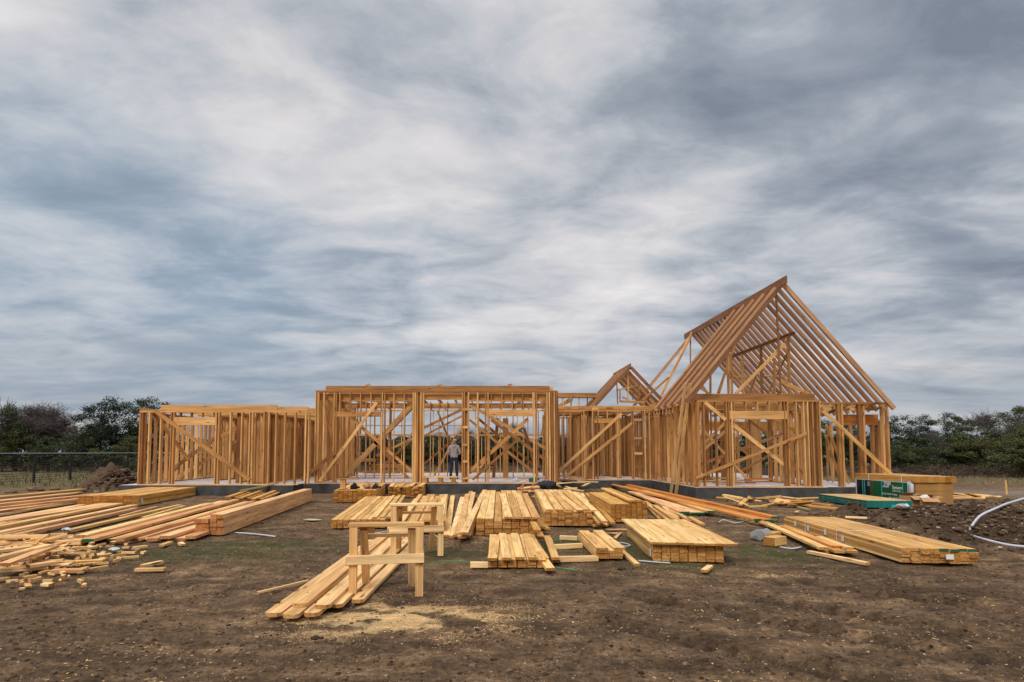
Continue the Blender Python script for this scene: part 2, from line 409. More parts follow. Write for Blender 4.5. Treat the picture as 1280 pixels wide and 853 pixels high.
# grass blades on the mossy patches and the field
def grass_mat(name, cols):
    m, nt, b = mat(name); rn = N(nt, 'ShaderNodeAttribute', attribute_name='brnd')
    L(nt, ramp(nt, cols, rn.outputs['Fac']).outputs[0], b.inputs['Base Color']); b.inputs['Roughness'].default_value = .8; return m
mb = MB()
for p, a, bb in gp:
    for i in range(int(1500*a*bb)):
        x = R.gauss(p.x, a*.6); y = R.gauss(p.y, bb*.6); z = ground_z(x, y)-.005; h = R.uniform(.012, .035); an = R.random()*6.28; w = .004
        dx, dy = math.cos(an)*w, math.sin(an)*w
        mb.add([(x-dx, y-dy, z), (x+dx, y+dy, z), (x+R.uniform(-.015, .015), y+R.uniform(-.015, .015), z+h)], [(0, 1, 2)], rn=R.random())
tag(build(mb, 'grass', [grass_mat('moss_grass', [(0, (.04, .07, .015)), (.7, (.08, .11, .03)), (1, (.2, .17, .07))])]), kind='stuff', label='short mossy grass growing in green patches between the lumber', cat='grass')
mb = MB()
for i in range(9000):
    if R.random() < .6: x = R.uniform(-34, -15.5); y = R.uniform(25.5, 56)
    else: x = R.uniform(17, 60); y = R.uniform(28, 50)
    z = ground_z(x, y)-.02; h = R.uniform(.06, .30); an = R.random()*6.28; w = .03
    dx, dy = math.cos(an)*w, math.sin(an)*w
    mb.add([(x-dx, y-dy, z), (x+dx, y+dy, z), (x+R.uniform(-.1, .1), y+R.uniform(-.1, .1), z+h)], [(0, 1, 2)], rn=R.random())
tag(build(mb, 'grass', [grass_mat('dry_grass', [(0, (.06, .07, .02)), (.5, (.14, .12, .05)), (1, (.26, .2, .10))])]), kind='stuff', label='dry yellow grass tufts of the field before the trees', cat='field grass')

# dirt pile at left
c0 = Vector((-15.4, 24.2, 0)); mb = MB(); mb.sm = True
n1, n2 = 44, 30
for j in range(n2+1):
    for i in range(n1+1):
        x = (i/n1*2-1)*1.75; y = (j/n2*2-1)*1.3
        h = math.exp(-((x/.95)**2)*.9-((y/.75)**2)*.9)*.98+.34*math.exp(-(((x+.8)/.5)**2)-((y/.6)**2))
        z = h*(1+.5*mn.noise((x*2.2, y*2.2, 2)))+.10*h**.5*mn.noise((x*6, y*6, 3))+.05*h**.5*mn.noise((x*15, y*15, 3))-.07
        mb.v.append((c0.x+x, c0.y+y, z)); mb.bc.append((0, 0, 0)); mb.rn.append(.45+.35*mn.noise((x*4, y*4, 1)))
for j in range(n2):
    for i in range(n1):
        k = j*(n1+1)+i; mb.f.append([k, k+1, k+n1+2, k+n1+1]); mb.mi.append(0)
for i in range(480):
    x = R.gauss(0, .8); y = R.gauss(-.2, .5)
    h = math.exp(-((x/.95)**2)*.9-((y/.75)**2)*.9)*.98-.03; r = .03+.11*R.random()**2
    mb.lump((c0.x+x, c0.y+y, h), r, rn=.9*R.random())
tag(build(mb, 'dirt_pile', [M_CLOD]), 'brown heap of dug soil beside the left corner of the frame', 'dirt pile')
for i, (px, py, r, lab) in enumerate(((13, 617, .20, 'tan rock at the field edge by the left end'), (45, 614, .27, 'larger flat tan rock beside the field grass'), (70, 613, .18, 'small tan rock between the flat rock and soil heap'), (101, 609, .24, 'tan rock at the left foot of the soil heap'))):
    p = G(px, py-1); mb = MB(); mb.lump((p.x, p.y, r*.15), r, sq=(1.3, .8, .55), rn=.84); mb.lump((p.x+r*.5, p.y, r*.1), r*.6, sq=(1, .8, .55), rn=.75)
    tag(build(mb, 'rock', [M_CLOD]), lab, 'rock', 'rocks along the field edge')

# ------------------------------------------------------------------ house
S = .37
house = thing('house_frame', (0, 27, 0), 'unfinished timber house frame with steep gable rafters on a concrete slab', 'house')
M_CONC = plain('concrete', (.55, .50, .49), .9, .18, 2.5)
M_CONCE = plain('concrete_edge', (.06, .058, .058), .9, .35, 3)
poly = [(-13.35, 21.1), (-6.9, 21.1), (-6.9, 22.2), (3.3, 22.2), (3.3, 24.85), (7.45, 24.85), (7.45, 19.75), (12.05, 19.75), (12.05, 19.98), (14.85, 19.98), (14.85, 34), (-13.35, 34)]
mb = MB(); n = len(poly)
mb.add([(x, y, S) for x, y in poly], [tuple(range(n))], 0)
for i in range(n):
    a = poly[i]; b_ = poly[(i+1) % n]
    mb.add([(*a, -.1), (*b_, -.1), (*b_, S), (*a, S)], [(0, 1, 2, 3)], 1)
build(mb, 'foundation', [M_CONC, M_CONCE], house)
spare = MB(); n_stud = [0]
def stud(parent, p0, p1, w=.038, h=.14, up=(0, 1, 0), show=True):
    if show and n_stud[0] < 100:
        n_stud[0] += 1; return member('stud', p0, p1, w, h, parent, up=up)
    spare.bar(p0, p1, w, h, up)
def wall(p0, p1, h, xs=None, sp_=.406, skip=(), headers=(), show=True, z0=S, dbl=(), cripple=True, depth=.14, sw=.038, bottom=True):
    """stud wall from p0 to p1 (x,y). skip: (a,b) distances without full studs; headers: (a,b,z,hh)"""
    p0 = Vector((*p0, z0)); p1 = Vector((*p1, z0)); d = p1-p0; ln = d.length; d /= ln
    W = link('wall_frame', None, p0, house)
    nrm = Vector((-d.y, d.x, 0))
    up = Vector((0, 0, 1))
    if bottom: member('bottom_plate', p0+up*.019, p1+up*.019, depth, .038, W)
    member('top_plate', p0+up*(h-.02), p1+up*(h-.02), depth, .037, W)
    member('top_plate', p0+up*(h-.0585), p1+up*(h-.0585), depth, .038, W)
    pos = list(xs) if xs is not None else []
    if xs is None:
        t = .019
        while t < ln: pos.append(t); t += sp_
        pos.append(ln-.019); pos.append(.06+.019); pos.append(ln-.08)
    for t in dbl: pos += [t-.0205, t+.0205]
    zt = h-.079
    for t in pos:
        if any(a < t < b for a, b in skip): continue
        q = p0+d*t
        stud(W, q+up*.0385, q+up*zt, sw, depth, up=nrm, show=show)
    for (a, b_, z, hh) in headers:
        member('header', p0+d*a+up*(z+hh/2), p0+d*b_+up*(z+hh/2), depth*.95, hh, W)
        t = a+.2
        while t < b_-.05:
            q = p0+d*t; spare.bar(q+up*(z+hh+.001), q+up*zt, .038, depth, nrm); t += .41
    return W
def brace(W, a, b_, Y, w=.14, t=.038, dy=None, name='brace'):
    p = A(*a, Y); q = A(*b_, Y)
    return member(name, p, q, t, w, W, up=(0, 0, 1))
def X(px, Y): return A(px, 560, Y).x

# --- left wing (9 ft walls)
yF = 21.3; x0 = X(174.5, yF); x1 = -6.75; H1 = 2.78
e = lambda px: X(px, yF)-x0
W = wall((x0, yF), (x1, yF), H1, xs=[.019, .10, e(186.5), e(201), e(214), e(217), e(270), e(273.5), e(288), e(302), e(312), e(315.5), e(330), e(336), e(345), e(356), e(369), e(382), e(386)], headers=[(e(218), e(271), 2.78-.55, .29)], sw=.055)
brace(W, (193, 513), (312, 600), yF-.09); brace(W, (377, 600), (418, 566), yF+1.0)
W = wall((x0, yF+.2), (x0, 31.5), H1)                       # left side
brace(W, (203, 596), (268, 548), yF+2.6); brace(W, (269, 550), (316, 523), yF+2.5)
brace(W, (192, 516), (236, 575), yF+.9)
W = wall((x0+.2, 31.6), (x1, 31.6), H1, show=False)                      # rear
W = wall((X(270, 26), 26), (x1-1.3, 26), H1, show=False, sp_=.5)
brace(W, (262, 518), (330, 573), 25.85); brace(W, (219, 599), (300, 548), 25.72); brace(W, (281, 560), (345, 523), 25.62)
wall((-11.2, 24.5), (-11.2, 31), H1, show=False, sp_=.33); wall((-9.6, 22.6), (-9.6, 25.8), H1, show=False, sp_=.33); wall((x0+.3, 28.8), (-7, 28.8), H1, show=False, sp_=.36)
W = wall((X(322, 22), 21.6), (X(322, 22), 27), H1, show=False)
W = wall((X(342, 23), 22), (X(342, 23)+.1, 29), H1, show=False, sp_=.3)
W = wall((X(300, 27), 27), (X(388, 27), 27), H1, show=False)
# ceiling joists, running across on edge
for k in range(11):
    y = yF+.35+k*.82; zz = S+H1+.12
    a, b_ = (x0+.35+(.1 if k % 2 else 0), x1-.05) if k else (x0+.55, X(345, yF+.3))
    member('ceiling_joist', (a, y, zz), (b_, y, zz), .038, .235, house)
member('blocking', (x0+.02, yF+.0, S+H1+.05), (x0+.02, yF+1.6, S+H1+.05), .12, .09, house)

# --- centre box (12 ft walls)
yC = 22.5; H2 = 3.66; x0 = X(394, yC); x1 = X(697, yC)
e = lambda px: X(px, yC)-x0
W = wall((x0, yC), (x1, yC), H2, bottom=False, sw=.06,
         xs=[.019, .06, .12, e(404.5), e(417.5), e(420), e(477), e(480.5), e(516.5), e(519), e(521.5), e(526), e(529), e(578), e(580.5), e(585.5), e(597), e(607), e(610), e(667.5), e(670.5), e(684), e(687), e(690), e(693), e(695.5)],
         headers=[(e(418), e(478), 2.62, .19), (e(608), e(670), 2.64, .25)])
for a, b_ in ((x0, X(531, yC)), (X(576, yC), x1)):
    member('bottom_plate', (a, yC, S+.019), (b_, yC, S+.019), .14, .038, W)
for pa, pb in ((516.5, 530), (577.5, 586)):
    member('post', (X((pa+pb)/2, yC), yC+.1, S), (X((pa+pb)/2, yC), yC+.1, S+H2-.08), (pb-pa)/711*yC-.02, .12, W, up=(0, 1, 0))
member('post', (X(690, yC), yC+.1, S), (X(690, yC), yC+.1, S+H2-.08), .26, .12, W, up=(0, 1, 0))
for px in (492, 505): spare.bar((X(px, yC), yC, S+.04), (X(px, yC), yC, S+H2-.08), .038, .09, (0, 1, 0))
for zz in (2.9, 2.2, 1.5, .85, .2):      # ladder blocks of the corner post
    member('blocking', (X(579, yC), yC-.02, S+zz), (X(585, yC), yC-.02, S+zz), .12, .09, W)
brace(W, (399, 602), (471, 503), yC-.09, .12); brace(W, (443, 526), (516, 591), yC+.09, .12)
brace(W, (587, 590), (660, 524), yC+.12, .14); brace(W, (591, 600), (650, 547), yC-.1, .09); brace(W, (614, 525), (682, 575), yC+.09, .12)
brace(W, (671, 510), (692, 491), yC+.09, .1); brace(W, (676, 545), (690, 492), yC+1.5, .05)
Wl = wall((x0, yC+.2), (x0, 29.5), H2)
brace(Wl, (402, 498), (424, 580), yC+1.3, .12); brace(Wl, (408, 494), (418, 505), yC+.6, .12)
Wr = wall((x1, yC+.2), (x1, 26.4), H2, sp_=.3)
# mid wall, D 26.4
W = wall((x0, 26.5), (X(516, 26.5), 26.5), H2, show=False, xs=[.02, .4, .8, 1.2, 1.6, 2.3, 2.34, 3.0, 3.4, 3.8, 4.2, 4.6, 5.0])
brace(W, (434, 592), (516, 505), 26.3, .22); brace(W, (452, 576), (516, 510), 26.4, .1); brace(W, (432, 512), (510, 598), 26.3, .14); brace(W, (470, 570), (516, 548), 26.7, .1)
W = wall((X(585, 26.5), 26.5), (x1+.1, 26.5), H2, show=False, xs=[.02, .5, 1.0, 1.5, 2.1, 2.6, 3.2, 3.6, 4.1])
brace(W, (585, 505), (684, 562), 26.3, .14); brace(W, (587, 525), (668, 592), 26.3, .12); brace(W, (596, 522), (676, 589), 26.8, .12); brace(W, (655, 535), (672, 596), 26.2, .12)
brace(W, (587, 592), (622, 558), 26.7, .1); brace(W, (530, 535), (578, 512), 26.6, .12); brace(W, (530, 545), (578, 520), 26.6, .09); brace(W, (540, 600), (578, 530), 29.5, .1); brace(W, (530, 580), (572, 545), 28, .1)
member('header', (x0, 26.6, S+H2-.28), (x1, 26.6, S+H2-.28), .08, .24, house)
for a, lean in ((632, 0), (622, -5)):
    p = A(a+lean, 597, 27.5); p.z = S; q = A(a, 523, 27.5); member('post', p, q, .15 if lean else .26, .14, house, up=(0, 1, 0))
# long brace behind the worker
brace(house, (547, 514), (577, 590), 27.4, .09)
for k in range(8):
    y = yC+.35+k*.52; zz = S+H2+.11
    a, b_ = x0+(.3 if k == 0 else .12), x1-(.25 if k == 0 else .05)
    member('ceiling_joist', (a, y, zz), (b_, y, zz), .038, .235, house)
member('header', (x0+.1, yC+.16, S+H2-.24), (X(529, yC), yC+.16, S+H2-.24), .06, .24, house)
member('header', (X(530, yC), yC+.16, S+H2-.24), (X(578, yC), yC+.16, S+H2-.24), .06, .16, house)
member('header', (X(586, yC), yC+.16, S+H2-.24), (x1-.1, yC+.16, S+H2-.24), .06, .24, house)
# rear wall far back with window rail
W = wall((-7, 33), (7.5, 33), H2, show=False, sp_=.61)
member('rail', (-7, 32.9, S+2.2), (7.5, 32.9, S+2.2), .09, .10, W)
member('rail', (-7, 32.9, S+2.75), (-1, 32.9, S+2.75), .05, .05, W)
for k in range(24):
    if R.random() < .6: spare.bar((-6.8+k*.6+.3, 33, S+.04), (-6.8+k*.6+.3, 33, S+2.15), .038, .09, (0, 1, 0))
brace(W, (470, 590), (520, 545), 32.8, .12); brace(W, (600, 585), (640, 530), 32.8, .12); brace(W, (400, 545), (440, 590), 32.8, .12)
for k in range(14):                         # rear roof joists seen as a row of ends
    x = -6+k*.8; member('ceiling_joist', (x, 27, S+H2+.1), (x, 33, S+H2+.1), .038, .2, house)

# --- middle right (10 ft)
yM = 25.1; H3 = 3.12; x0 = 3.45; x1 = 7.55
e = lambda px: X(px, yM)-x0
W = wall((x0, yM), (x1, yM), H3, xs=[.019, e(705), e(713), e(730), e(741), e(743), e(747), e(772), e(790), e(792), e(803), e(806), e(812)], headers=[(e(742), e(771), 2.5, .2)])
brace(W, (699, 589), (777, 517), yM-.09, .12); brace(W, (706, 597), (790, 529), yM-.09, .12)
for py in (525, 548, 567, 584): p = A(792, py, yM); q = A(803, py, yM); member('blocking', p, q, .12, .10, W)
wall((4.9, 25.3), (4.9, 31), H3, show=False, sp_=.35); wall((6.6, 27), (6.6, 32), H3, show=False, sp_=.35); wall((3.2, 29), (7.5, 29), H3, show=False)
wall((3.4, 31), (7.5, 31), H3, show=False, sp_=.35)
W = wall((3.7, 28.2), (X(745, 28.2), 28.2), 3.98, show=False)
member('header', (3.7, 28.1, S+3.98+.05), (X(745, 28.2), 28.1, S+4.03), .1, .22, house)
member('header', (3.3, yM+.15, S+H3+.06), (x1+.0, yM+.15, S+H3+.06), .05, .13, house)
for k in range(7): member('ceiling_joist', (3.3, yM+.7+k*.6, S+H3+.1), (7.5, yM+.7+k*.6, S+H3+.1), .038, .2, house)
for k in range(6): x = 3.7+k*.62; member('blocking', (x, yM-.03, S+H3+.02), (x+.3, yM-.03, S+H3+.02), .09, .1, house)

# --- gable wing
yG = 19.95; H4 = 3.06; x0 = 7.6; x1 = X(1026, yG)
e = lambda px: X(px, yG)-x0
W = wall((x0, yG), (x1, yG), H4, xs=[.019, .06, e(880), e(895.5), e(908.5), e(911.5), e(915), e(981), e(985), e(996), e(1005), e(1010), e(1013), e(1016), e(1021.5), e(1025)], headers=[(e(911), e(984), 2.37, .29)], sw=.045)
brace(W, (915, 530), (981, 582), yG+.12, .13); brace(W, (870, 583), (982, 541), yG+.16, .10); brace(W, (870, 598), (1008, 542), yG-.10, .10)
brace(W, (881, 503), (907, 525), yG-.09, .12); brace(W, (981, 568), (1008, 598), yG+.5, .12); brace(W, (868, 572), (908, 538), yG+1.2, .10)
wall((x0, yG+.2), (x0, 33), H4, sp_=.406, depth=.095)
wall((x1, yG+.2), (x1, 23.5), H4, sp_=.406)
W = wall((x0+.2, 27.6), (10.2, 27.6), H4, show=False, sp_=.45)
for a_, b_, Y_ in (((872, 530), (935, 600), 23.0), ((925, 590), (1000, 548), 24.2), ((935, 525), (1005, 575), 25.1), ((890, 520), (950, 512), 22.2), ((960, 520), (1010, 548), 21.4), ((875, 560), (915, 520), 21.9), ((1000, 590), (960, 560), 26.0), ((1030, 570), (1060, 590), 27.5)):
    brace(house, a_, b_, Y_, .10)
wall((8.4, 24.4), (11.6, 24.4), H4, show=False, sp_=.5, depth=.09)
brace(W, (880, 600), (930, 540), 27.4, .12); brace(W, (900, 540), (950, 580), 27.4, .12)
wall((9.2, 23), (9.2, 31), H4, show=False, sp_=.45)
W = wall((x0+.2, 33), (15, 33), H4, show=False, sp_=.8)
member('header', (10.4, 26.5, S+2.42), (15.1, 26.5, S+2.42), .1, .42, house, mats=W_LVL)
member('header', (11.9, 21.3, S+2.95), (11.9, 27.5, S+2.95), .1, .3, house)
for px, Y, w in ((945, 26.5, .5), (905, 24.5, .2), (1002, 25, .15)):
    p = A(px, 590, Y); member('post', (p.x, Y, S), (p.x, Y, S+H4-.1), w, .14, house, up=(0, 1, 0))
for k in range(7):                                          # front and following joists
    y = yG+.3+k*1.1; member('ceiling_joist', (x0-.25, y, S+H4+.12), (x1+(-.12 if k else .02), y, S+H4+.12), .038, .24, house)
p = A(1026, 497, yG+.2); member('brace', (x1-.05, yG+.45, S+H4+.22), (x1-.75, yG+1.2, S+H4+.85), .04, .12, house)
# porch at right
yP = 20.15; x1p = X(1108, yP)
zP = A(1060, 503, yP).z
W = link('porch_frame', None, (x1, yP, S), house)
member('top_plate', (x1, yP, zP-.04), (x1p+.08, yP, zP-.04), .14, .08, W)
member('header', (x1+.1, yP+.5, zP-.16), (x1p, yP+.5, zP-.16), .05, .2, W)
for px, Y, w in ((1049, 20.15, .09), (1053, 20.15, .06), (1075, 20.15, .08), (1080, 20.2, .07), (1091, 20.9, .08), (1098, 20.9, .10), (1104, 20.15, .07), (1110, 20.25, .06), (1064, 26, .08), (1040, 27, .08)):
    xx = X(px, Y); top = zP-.08 if Y < 20.5 else (2.58 if Y < 22 else S+H4-.5)
    member('post', (xx, Y, S), (xx, Y, top), w, .13, W, up=(0, 1, 0))
member('header', (X(1050, 20.9), 20.9, 2.78), (x1p+.25, 20.9, 2.78), .09, .38, W, mats=W_LVL)
member('top_plate', (x1p-.3, yP+.1, zP-.04), (x1p-.3, 28, zP-.04), .12, .08, W)
brace(W, (1029, 519), (1063, 505), yP+.3, .1)
for k in range(6): xx = x1+.3+k*.42; member('blocking', (xx, yP+.25, zP-.2), (xx+.12, yP+.25, zP+.02), .05, .07, W)
build(spare, 'stud', list(W_FRAME), house)['kind'] = 'stuff'

# --- main roof
yR = 19.7
ap = A(978, 353, yR); XR = ap.x; ZR = ap.z
rf = link('roof_frame', None, (XR, yR, S+H4), house)
er = A(1117, 511, yR); slope = (ZR-er.z)/(er.x-XR)
rh = .145
nr = 22; dy = .405
for i in range(nr):
    y = yR+i*dy
    nrm = Vector((slope, 0, 1)).normalized()
    member('rafter', (XR+.03, y, ZR-.09), (er.x, y, er.z+.0), .038, rh, rf, W_ROOF, up=tuple(nrm), rn=(.75 if i % 2 else .3)+R.uniform(-.2, .2))  # pale and dark rafters alternate, painting in lit and shaded faces
    if i < 10 or i == nr-1:
        nl = Vector((-slope, 0, 1)).normalized()
        hw = er.x-XR; xe = XR-hw*(.93 if i < 10 else .9)
        member('rafter', (XR-.03, y, ZR-.09), (xe, y, ZR-.09-(XR-xe)*slope), .038, rh, rf, W_ROOF, up=tuple(nl), rn=(.95 if i % 2 else .08))  # strong tone alternation stands in for lit and shaded rafter sides
member('ridge_beam', (XR, yR-.28, ZR+.02), (XR, yR+(nr-1)*dy+1.1, ZR+.02), .04, .27, rf, W_ROOF)
# fascia-like doubled rafters at the front right
nrm = Vector((slope, 0, 1)).normalized()
member('rafter', (XR+.03, yR-.042, ZR-.09), (er.x, yR-.042, er.z), .038, rh, rf, W_ROOF, up=tuple(nrm))
# purlin and its posts
pA = A(992, 416, 21.0); pB = A(900, 448, 27.4)
member('purlin', pA, (pA.x, 27.6, pA.z), .14, .06, rf, W_ROOF); member('purlin', (pA.x, pA.y, pA.z-.06), (pA.x, 27.6, pA.z-.06), .04, .09, rf)
for px, Y in ((985, 21.4), (953, 23.5), (928, 25.2), (910, 26.3)):
    xx = pA.x; member('post', (xx, Y, S+H4+.1), (xx, Y, pA.z-.08), .06, .13, rf, up=(0, 1, 0))
for a, b_, Y, w in (((968, 492), (968, 448), 22.0, .12), ((976, 492), (970, 366), 20.3, .07), ((920, 492), (981, 430), 20.6, .11), ((888, 492), (888, 455), 24, .12), ((897, 492), (921, 425), 22.5, .07), ((911, 492), (909, 432), 20.9, .14),
                    ((863, 496), (863, 418), 28.4, .06), ((875, 479), (886, 494), 24, .10), ((869, 492), (869, 470), 22, .12), ((936, 495), (951, 452), 24.5, .08), ((872, 483), (889, 494), 22.0, .08), ((908, 455), (935, 492), 26, .1), ((945, 492), (925, 452), 25.8, .07), ((960, 492), (985, 440), 22.6, .06), ((899, 492), (912, 448), 23.5, .06), ((955, 470), (985, 470), 22.1, .06), ((915, 470), (950, 476), 24.1, .06)):
    member('brace', A(*a, Y), A(*b_, Y), .05, w, rf, up=(0, 1, 0) if abs(a[0]-b_[0]) < 4 else (0, 0, 1))
# stay from the ridge tail down to the roof joists
member('brace', A(866, 415, 28.3), A(822, 503, 27.5), .05, .14, rf)
member('brace', A(836, 472, 27.0), A(803, 501, 26.2), .04, .09, rf)
# --- small gable behind
y1 = 26.4; a1 = A(788, 457, y1); f1 = A(744, 506, y1); sl = (a1.z-f1.z)/(a1.x-f1.x)
rf2 = link('roof_frame', None, (a1.x, y1, S+H3), house)
hw = a1.x-f1.x
for i in range(9):
    y = y1+i*.4
    for s in (-1, 1):
        if s == 1 and i in (1,): continue
        nn = Vector((s*sl, 0, 1)).normalized()
        member('rafter', (a1.x+s*.02, y, a1.z-.09), (a1.x+s*hw, y, f1.z-.03), .038, .145, rf2, W_ROOF, up=tuple(nn), rn=(.85 if i % 2 else .15))  # alternating tones paint light and shade into the small gable's rafters
member('ridge_beam', (a1.x, y1-.05, a1.z-.02), (a1.x, y1+3.4, a1.z-.02), .04, .22, rf2, W_ROOF)
for a, b_, Y, w in (((785, 503), (785, 463), 26.6, .07), ((798, 500), (798, 480), 26.8, .14), ((775, 503), (775, 488), 27.6, .06), ((772, 488), (797, 482), 27.6, .08), ((772, 505), (771, 478), 29, .05), ((800, 482), (817, 506), 26.5, .1), ((776, 502), (806, 503), 26.2, .10), ((778, 497), (786, 500), 27, .08), ((791, 500), (792, 484), 28, .05)):
    member('brace', A(*a, Y), A(*b_, Y), .05, w, rf2, up=(0, 1, 0) if abs(a[0]-b_[0]) < 4 else (0, 0, 1))
member('header', (3.3, yM+.0, S+H3+.06), (8.3, yM+.0, S+H3+.06), .1, .12, house)
# odd blocks left on top of plates
for px, py, Y in ((460, 487, yC+.4), (550, 485, yC+.4), (638, 484, yC+.4)):
    p = A(px, py, Y); member('blocking', (p.x-.1, Y, S+H2+.26), (p.x+.08, Y, S+H2+.30), .1, .06, house)
p = A(1006, 490, yG+.6); member('blocking', (p.x-.15, p.y, S+H4+.28), (p.x+.2, p.y, S+H4+.34), .12, .1, house)

# ------------------------------------------------------------------ leaning props and loose pieces by the frame
def loose(name, p0, p1, w, t, label, cat='board', group=None, mats=W_STACK, up=(0, 0, 1), clip=0, end2=None, extra=None, rn=None):
    mb = MB(); mb.bar(p0, p1, w, t, up, clip=clip, end2=end2, rn=rn)
    o = build(mb, name, list(mats)+(extra or [])); return tag(o, label, cat, group)
loose('leaning_board', G(838.5, 617), A(857, 480, 19.6), .10, .05, 'left of two long props leaning on the corner under the gable', 'prop', 'props leaning on the gable corner', W_PALE)
loose('leaning_board', G(845, 618), A(862.5, 480, 19.6), .10, .05, 'right of two long props leaning on the corner under the gable', 'prop', 'props leaning on the gable corner', W_PALE)
loose('leaning_board', A(1029, 514, 19.75), G(1136, 613.5, .28), .04, .12, 'long diagonal board from the bay corner down to the green printed bundle', 'prop', None, W_STACK)
for i, (a, b_, w, lab) in enumerate(((( 1033, 532), (1066, 612), .13, 'rightmost plank leaning against the bay corner post'), ((1032, 545), (1059, 612), .11, 'second plank from the right leaning on the bay corner'), ((1033, 535), (1041, 608), .26, 'wide plank leaning flat against the bay corner post'), ((1036, 560), (1051, 610), .12, 'short plank leaning between wide and narrow planks at the bay corner'))):
    q = G(b_[0], b_[1]+4); loose('leaning_plank', q+Vector((0, .15*i, 0)), A(*a, 20.4+.1*i), w, .04, lab, 'plank', 'planks leaning on the bay corner', up=(.3, -1, .2))

# pallet and worker
p = A(550, 603, 22.55); pal = thing('pallet', (p.x, 22.55, S), 'flat wooden pallet on the slab edge before the worker', 'pallet')
px0, px1 = X(529, 22.4), X(572, 22.4)
for k in range(6):
    y = 22.25+k*.14; member('deck_board', (px0, y, S+.235), (px1, y, S+.235), .10, .022, pal, W_STACK)
for k in range(3):
    y = 22.27+k*.33; member('deck_board', (px0, y, S+.012), (px1, y, S+.012), .10, .022, pal, W_STACK)
for x_ in (px0+.09, (px0+px1)/2, px1-.16): member('block', (x_, 22.22, S+.123), (x_, 23.0, S+.123), .16, .198, pal, W_STACK)

def skin_mesh(name, pts, edges, radii, mats, mf, sub=2, parent=None, loc=(0, 0, 0)):
    me = bpy.data.meshes.new(name+'_base'); me.from_pydata(pts, edges, [])
    o = bpy.data.objects.new('tmp', me); COL.objects.link(o)
    sk = o.modifiers.new('s', 'SKIN'); me.skin_vertices[0].data[0].use_root = True
    for i, r in enumerate(radii):
        me.skin_vertices[0].data[i].radius = r if isinstance(r, tuple) else (r, r)
    ss = o.modifiers.new('u', 'SUBSURF'); ss.levels = sub; ss.render_levels = sub
    dg = bpy.context.evaluated_depsgraph_get()
    out = bpy.data.meshes.new_from_object(o.evaluated_get(dg))
    bpy.data.objects.remove(o)
    out.name = name
    for m_ in mats: out.materials.append(m_)
    for pg in out.polygons:
        pg.use_smooth = True; pg.material_index = mf(pg.center)
    return link(name, out, loc, parent)
M_SWEAT = plain('grey_sweatshirt', (.40, .35, .35), .9, .15, 12); M_JEAN = plain('dark_denim', (.018, .035, .075), .9, .3, 10)
M_SKIN = plain('skin', (.45, .24, .16), .6, .05); M_CAP = plain('tan_cap', (.45, .38, .26), .9, .1); M_SHOE = plain('dark_boots', (.03, .025, .02), .7); M_HAIR = plain('grey_hair', (.3, .27, .24), .8)
pw = A(567.5, 598, 25.6); wx, wy = pw.x, 25.6
h_ = 1.80
person = thing('person', (wx, wy, S), 'worker seen from behind in grey sweatshirt, dark jeans and tan cap', 'person')
pts = [(0,0,.98),(0,.0,1.12),(0,0,1.32),(0,.01,1.47),(0,.02,1.56),(.01,.055,1.655),(.02,.075,1.73),
       (-.10,0,.93),(-.13,.0,.50),(-.15,-.02,.09),(-.16,.10,.04),
       (.10,0,.93),(.12,.0,.50),(.14,-.02,.09),(.16,.10,.04),
       (-.19,0,1.44),(-.27,-.02,1.18),(-.19,.22,1.10),(-.16,.29,1.09),
       (.19,0,1.44),(.27,-.02,1.18),(.19,.22,1.12),(.16,.29,1.12)]
ed = [(0,1),(1,2),(2,3),(3,4),(4,5),(5,6),(0,7),(7,8),(8,9),(9,10),(0,11),(11,12),(12,13),(13,14),(3,15),(15,16),(16,17),(17,18),(3,19),(19,20),(20,21),(21,22)]
rd = [(.17,.13),(.165,.125),(.18,.135),(.13,.10),(.06,.06),(.088,.098),(.075,.085),.105,.075,.058,(.05,.045),.105,.075,.058,(.05,.045),.085,.062,.04,(.042,.02),.085,.062,.04,(.042,.02)]
for s, w0 in ((-1, 18), (1, 22)):
    for k in range(5):
        i = len(pts); bx_ = pts[w0]
        if k < 4:
            pts += [(bx_[0]+(k-1.5)*.021, bx_[1]+.045, bx_[2]-.005), (bx_[0]+(k-1.5)*.022, bx_[1]+.085-abs(k-1.3)*.006, bx_[2]-.03)]
        else: pts += [(bx_[0]-s*.045, bx_[1]+.0, bx_[2]), (bx_[0]-s*.06, bx_[1]+.035, bx_[2]-.01)]
        ed += [(w0, i), (i, i+1)]; rd += [.010, .008]
def mf(c):
    if c.y > .235: return 0
    if c.z < .10: return 3
    if c.z < .99 : return 2
    if c.z < 1.545: return 1
    return 0
skin_mesh('body', pts, ed, rd, [M_SKIN, M_SWEAT, M_JEAN, M_SHOE], mf, 2, person, (wx, wy, S))
mb = MB(); mb.sm = True
for c_, r_, q in (((wx+.015, wy+.07, S+1.725), .115, (.92, 1.05, .8)),):
    vs = []; fs = []
    for j in range(7):
        ph = j/6*math.pi/2
        for k in range(14):
            t = k/14*6.2832; vs.append((c_[0]+r_*q[0]*math.cos(ph)*math.cos(t), c_[1]+r_*q[1]*math.cos(ph)*math.sin(t), c_[2]+r_*q[2]*math.sin(ph)))
    for j in range(6):
        for k in range(14): k2 = (k+1) % 14; fs.append((j*14+k, j*14+k2, (j+1)*14+k2, (j+1)*14+k))
    mb.add(vs, fs)
mb.box((wx-.075, wy+.12, S+1.715), (wx+.075, wy+.24, S+1.735))
build(mb, 'cap', [M_CAP], person)
mb = MB(); mb.sm = True; mb.lump((wx, wy-.005, S+1.66), .10, sq=(1, .8, .8)); build(mb, 'hair', [M_HAIR], person)
